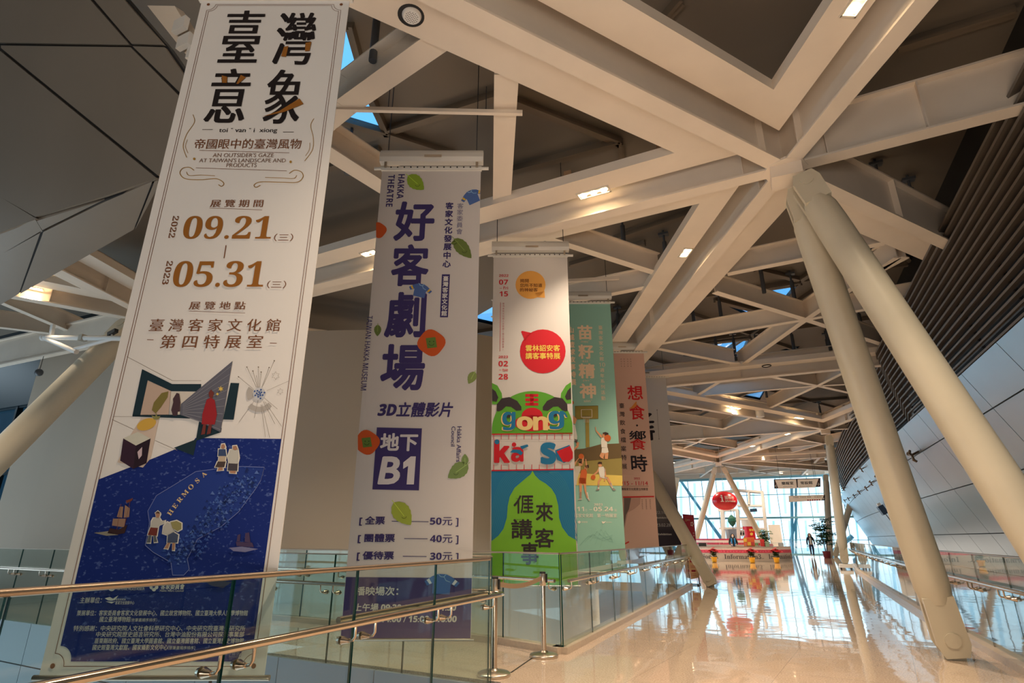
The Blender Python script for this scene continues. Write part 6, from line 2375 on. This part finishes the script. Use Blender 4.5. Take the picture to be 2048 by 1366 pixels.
def person(label, base, rz, pose, top, legs, shoes, hgt=1.62, vest=None, collar=None):
    """a standing figure facing -Y before turning by rz"""
    t = thing('person', label, 'person', base)
    k = hgt / 1.62
    cs, sn = math.cos(rz), math.sin(rz)

    def W(x, y, z):
        return (base.x + (x * cs - y * sn) * k, base.y + (x * sn + y * cs) * k, base.z + z * k)
    R_ = lambda ch: [c if len(c) == 2 else W(*c[:3]) + (c[3] * k,) for c in ch]
    J = pose
    # continuous body: torso, neck, head, arms with hands, legs
    ch = [[(0, 0.01, 0.86, 0.125), (0, 0.0, 1.0, 0.12), (0, -0.01, 1.15, 0.125), (0, 0.0, 1.28, 0.12), (0, 0.005, 1.36, 0.06), (0, -0.01, 1.42, 0.048), (0, -0.02, 1.49, 0.085), (0, -0.02, 1.56, 0.078)]]
    for s_ in (-1, 1):
        sh, el, wr = J['arm'][s_]
        ch.append([(0, 3), (s_ * 0.15, 0, 1.31, 0.055)] + [sh + (0.05,), el + (0.040,), wr + (0.027,)])
    for s_ in (-1, 1):
        hp, kn, an, to = J['leg'][s_]
        ch.append([(0, 0), hp + (0.085,), kn + (0.055,), an + (0.036,), to + (0.03,)])
    skin('body', [R_(c) for c in ch], SKINM, t)
    # hands: a palm and five fingers each
    for s_ in (-1, 1):
        sh, el, wr = J['arm'][s_]
        d = (V(wr) - V(el)).normalized()
        sx_ = V((1, 0, 0)) if abs(d.x) < 0.7 else V((0, 0, 1))
        sx_ = (sx_ - d * sx_.dot(d)).normalized()
        pw = V(wr)
        fs = [[tuple(pw) + (0.022,), tuple(pw + d * 0.05) + (0.024,), tuple(pw + d * 0.08) + (0.022,)]]
        for j in range(4):
            b0 = pw + d * 0.085 + sx_ * (j - 1.5) * 0.017
            l = (0.055, 0.065, 0.06, 0.045)[j]
            fs.append([(0, 2), tuple(b0) + (0.009,), tuple(b0 + d * l * 0.55 + V((0, -0.008, 0))) + (0.0085,), tuple(b0 + d * l + V((0, -0.022, 0))) + (0.007,)])
        b0 = pw + d * 0.03 - sx_ * s_ * 0.028
        fs.append([(0, 1), tuple(b0) + (0.010,), tuple(b0 + d * 0.035 - sx_ * s_ * 0.014) + (0.008,)])
        skin('hand', [R_(c) for c in fs], SKINM, t, 1)
    # clothes a little larger than the body
    ch = [[(0, 0.01, 0.84, 0.145), (0, 0.0, 1.0, 0.145), (0, -0.01, 1.15, 0.15), (0, 0.0, 1.27, 0.14), (0, 0.005, 1.36, 0.075)]]
    for s_ in (-1, 1):
        sh, el, wr = J['arm'][s_]
        e2 = tuple(V(el) + (V(wr) - V(el)) * 0.9)
        ch.append([(0, 3), (s_ * 0.15, 0, 1.31, 0.075), sh + (0.068,), el + (0.056,), e2 + (0.044,)])
    skin('jacket', [R_(c) for c in ch], top, t)
    ch = [[(0, 0.01, 0.93, 0.135), (0, 0.01, 0.84, 0.13)]]
    for s_ in (-1, 1):
        hp, kn, an, to = J['leg'][s_]
        ch.append([(0, 1), hp + (0.098,), kn + (0.066,), tuple(V(an) + V((0, 0, 0.02))) + (0.052,)])
    skin('trousers', [R_(c) for c in ch], legs, t)
    for s_ in (-1, 1):
        hp, kn, an, to = J['leg'][s_]
        d = V(to) - V(an)
        d.z = 0
        d = d.normalized()
        a = V(an)
        g = mb(shoes)
        c = a + d * 0.06
        g.ball(W(c.x, c.y, max(0.04, a.z - 0.04)), 0.045 * k, 0.13 * k, 0.045 * k, 12, (V((-d.y * cs - d.x * sn, -d.y * sn + d.x * cs, 0)), V((d.x * cs - d.y * sn, d.x * sn + d.y * cs, 0)), V((0, 0, 1))))
        g.build('shoe', t)
    ax = (V((cs, sn, 0)), V((-sn, cs, 0)), V((0, 0, 1)))
    g = mb(HAIRM)
    g.ball(W(0, 0.022, 1.535), 0.098 * k, 0.10 * k, 0.105 * k, 16, ax)
    for s_ in (-1, 1):
        g.tube([W(s_ * 0.075, 0.0, 1.56), W(s_ * 0.095, 0.0, 1.47), W(s_ * 0.10, -0.01, 1.36), W(s_ * 0.09, -0.03, 1.24)], [0.03 * k, 0.04 * k, 0.042 * k, 0.02 * k], 10)
    g.tube([W(0, 0.06, 1.54), W(0, 0.085, 1.42), W(0, 0.09, 1.26)], [0.07 * k, 0.09 * k, 0.06 * k], 12)
    g.build('hair', t)
    g = mb(SKINM)
    g.ball(W(0, -0.055, 1.485), 0.070 * k, 0.062 * k, 0.098 * k, 16, ax)
    g.build('face', t)
    mb(MASKM).ball(W(0, -0.072, 1.452), 0.060 * k, 0.058 * k, 0.052 * k, 14, ax).build('face_mask', t)
    g = mb(HAIRM)
    for s_ in (-1, 1):
        g.ball(W(s_ * 0.028, -0.112, 1.512), 0.012 * k, 0.006 * k, 0.006 * k, 8, ax)
        g.bar(W(s_ * 0.014, -0.113, 1.532), W(s_ * 0.044, -0.106, 1.534), 0.004 * k, 0.006 * k)
    g.build('eyes', t)
    if vest:
        for s_ in (-1, 1):
            g = mb(vest)
            g.tube([W(s_ * 0.085, -0.10, 1.35), W(s_ * 0.10, -0.145, 1.24), W(s_ * 0.10, -0.15, 1.05), W(s_ * 0.095, -0.13, 0.9)], [0.03 * k, 0.045 * k, 0.05 * k, 0.045 * k], 10)
            g.build('vest_front', t)
    if collar:
        g = mb(collar)
        g.ball(W(0, -0.105, 1.10), 0.085 * k, 0.06 * k, 0.25 * k, 14, ax)
        g.build('shirt', t)
    return t


NAVY = mat('navy_cloth', (30, 34, 52), 0.7)
JEAN = mat('jeans', (42, 62, 98), 0.75)
BLKC = mat('black_cloth', (24, 24, 28), 0.7)
BLUV = mat('vest_blue', (36, 132, 196), 0.6)
rp = at(1467, 1090, 39.9)
person('person with long black hair, white mask and blue vest standing behind the desk', V((rp.x, 39.9, 0)), 0.15,
       {'arm': {-1: ((-0.185, 0.0, 1.25), (-0.24, -0.03, 1.03), (-0.14, -0.24, 0.98)), 1: ((0.185, 0.0, 1.25), (0.24, -0.03, 1.03), (0.14, -0.24, 0.98))},
        'leg': {-1: ((-0.085, 0.01, 0.78), (-0.09, 0.0, 0.44), (-0.09, 0.02, 0.08), (-0.095, -0.13, 0.035)), 1: ((0.085, 0.01, 0.78), (0.09, 0.0, 0.44), (0.09, 0.02, 0.08), (0.095, -0.13, 0.035))}},
       BLKC, BLKC, M_BLACK, 1.60, vest=BLUV)
wpn = onz(1626, 1114)
person('person in a dark jacket, pale top and jeans walking towards the camera', V((wpn.x, wpn.y, 0)), 0.12,
       {'arm': {-1: ((-0.185, 0.0, 1.25), (-0.235, 0.07, 1.02), (-0.225, 0.02, 0.80)), 1: ((0.185, 0.0, 1.25), (0.24, 0.02, 1.02), (0.22, -0.10, 0.82))},
        'leg': {-1: ((-0.085, 0.01, 0.78), (-0.07, 0.06, 0.45), (-0.04, 0.26, 0.14), (-0.045, 0.14, 0.05)), 1: ((0.085, 0.0, 0.78), (0.075, -0.13, 0.44), (0.04, -0.16, 0.09), (0.045, -0.31, 0.05))}},
       NAVY, JEAN, MASKM, 1.70, collar=MASKM)
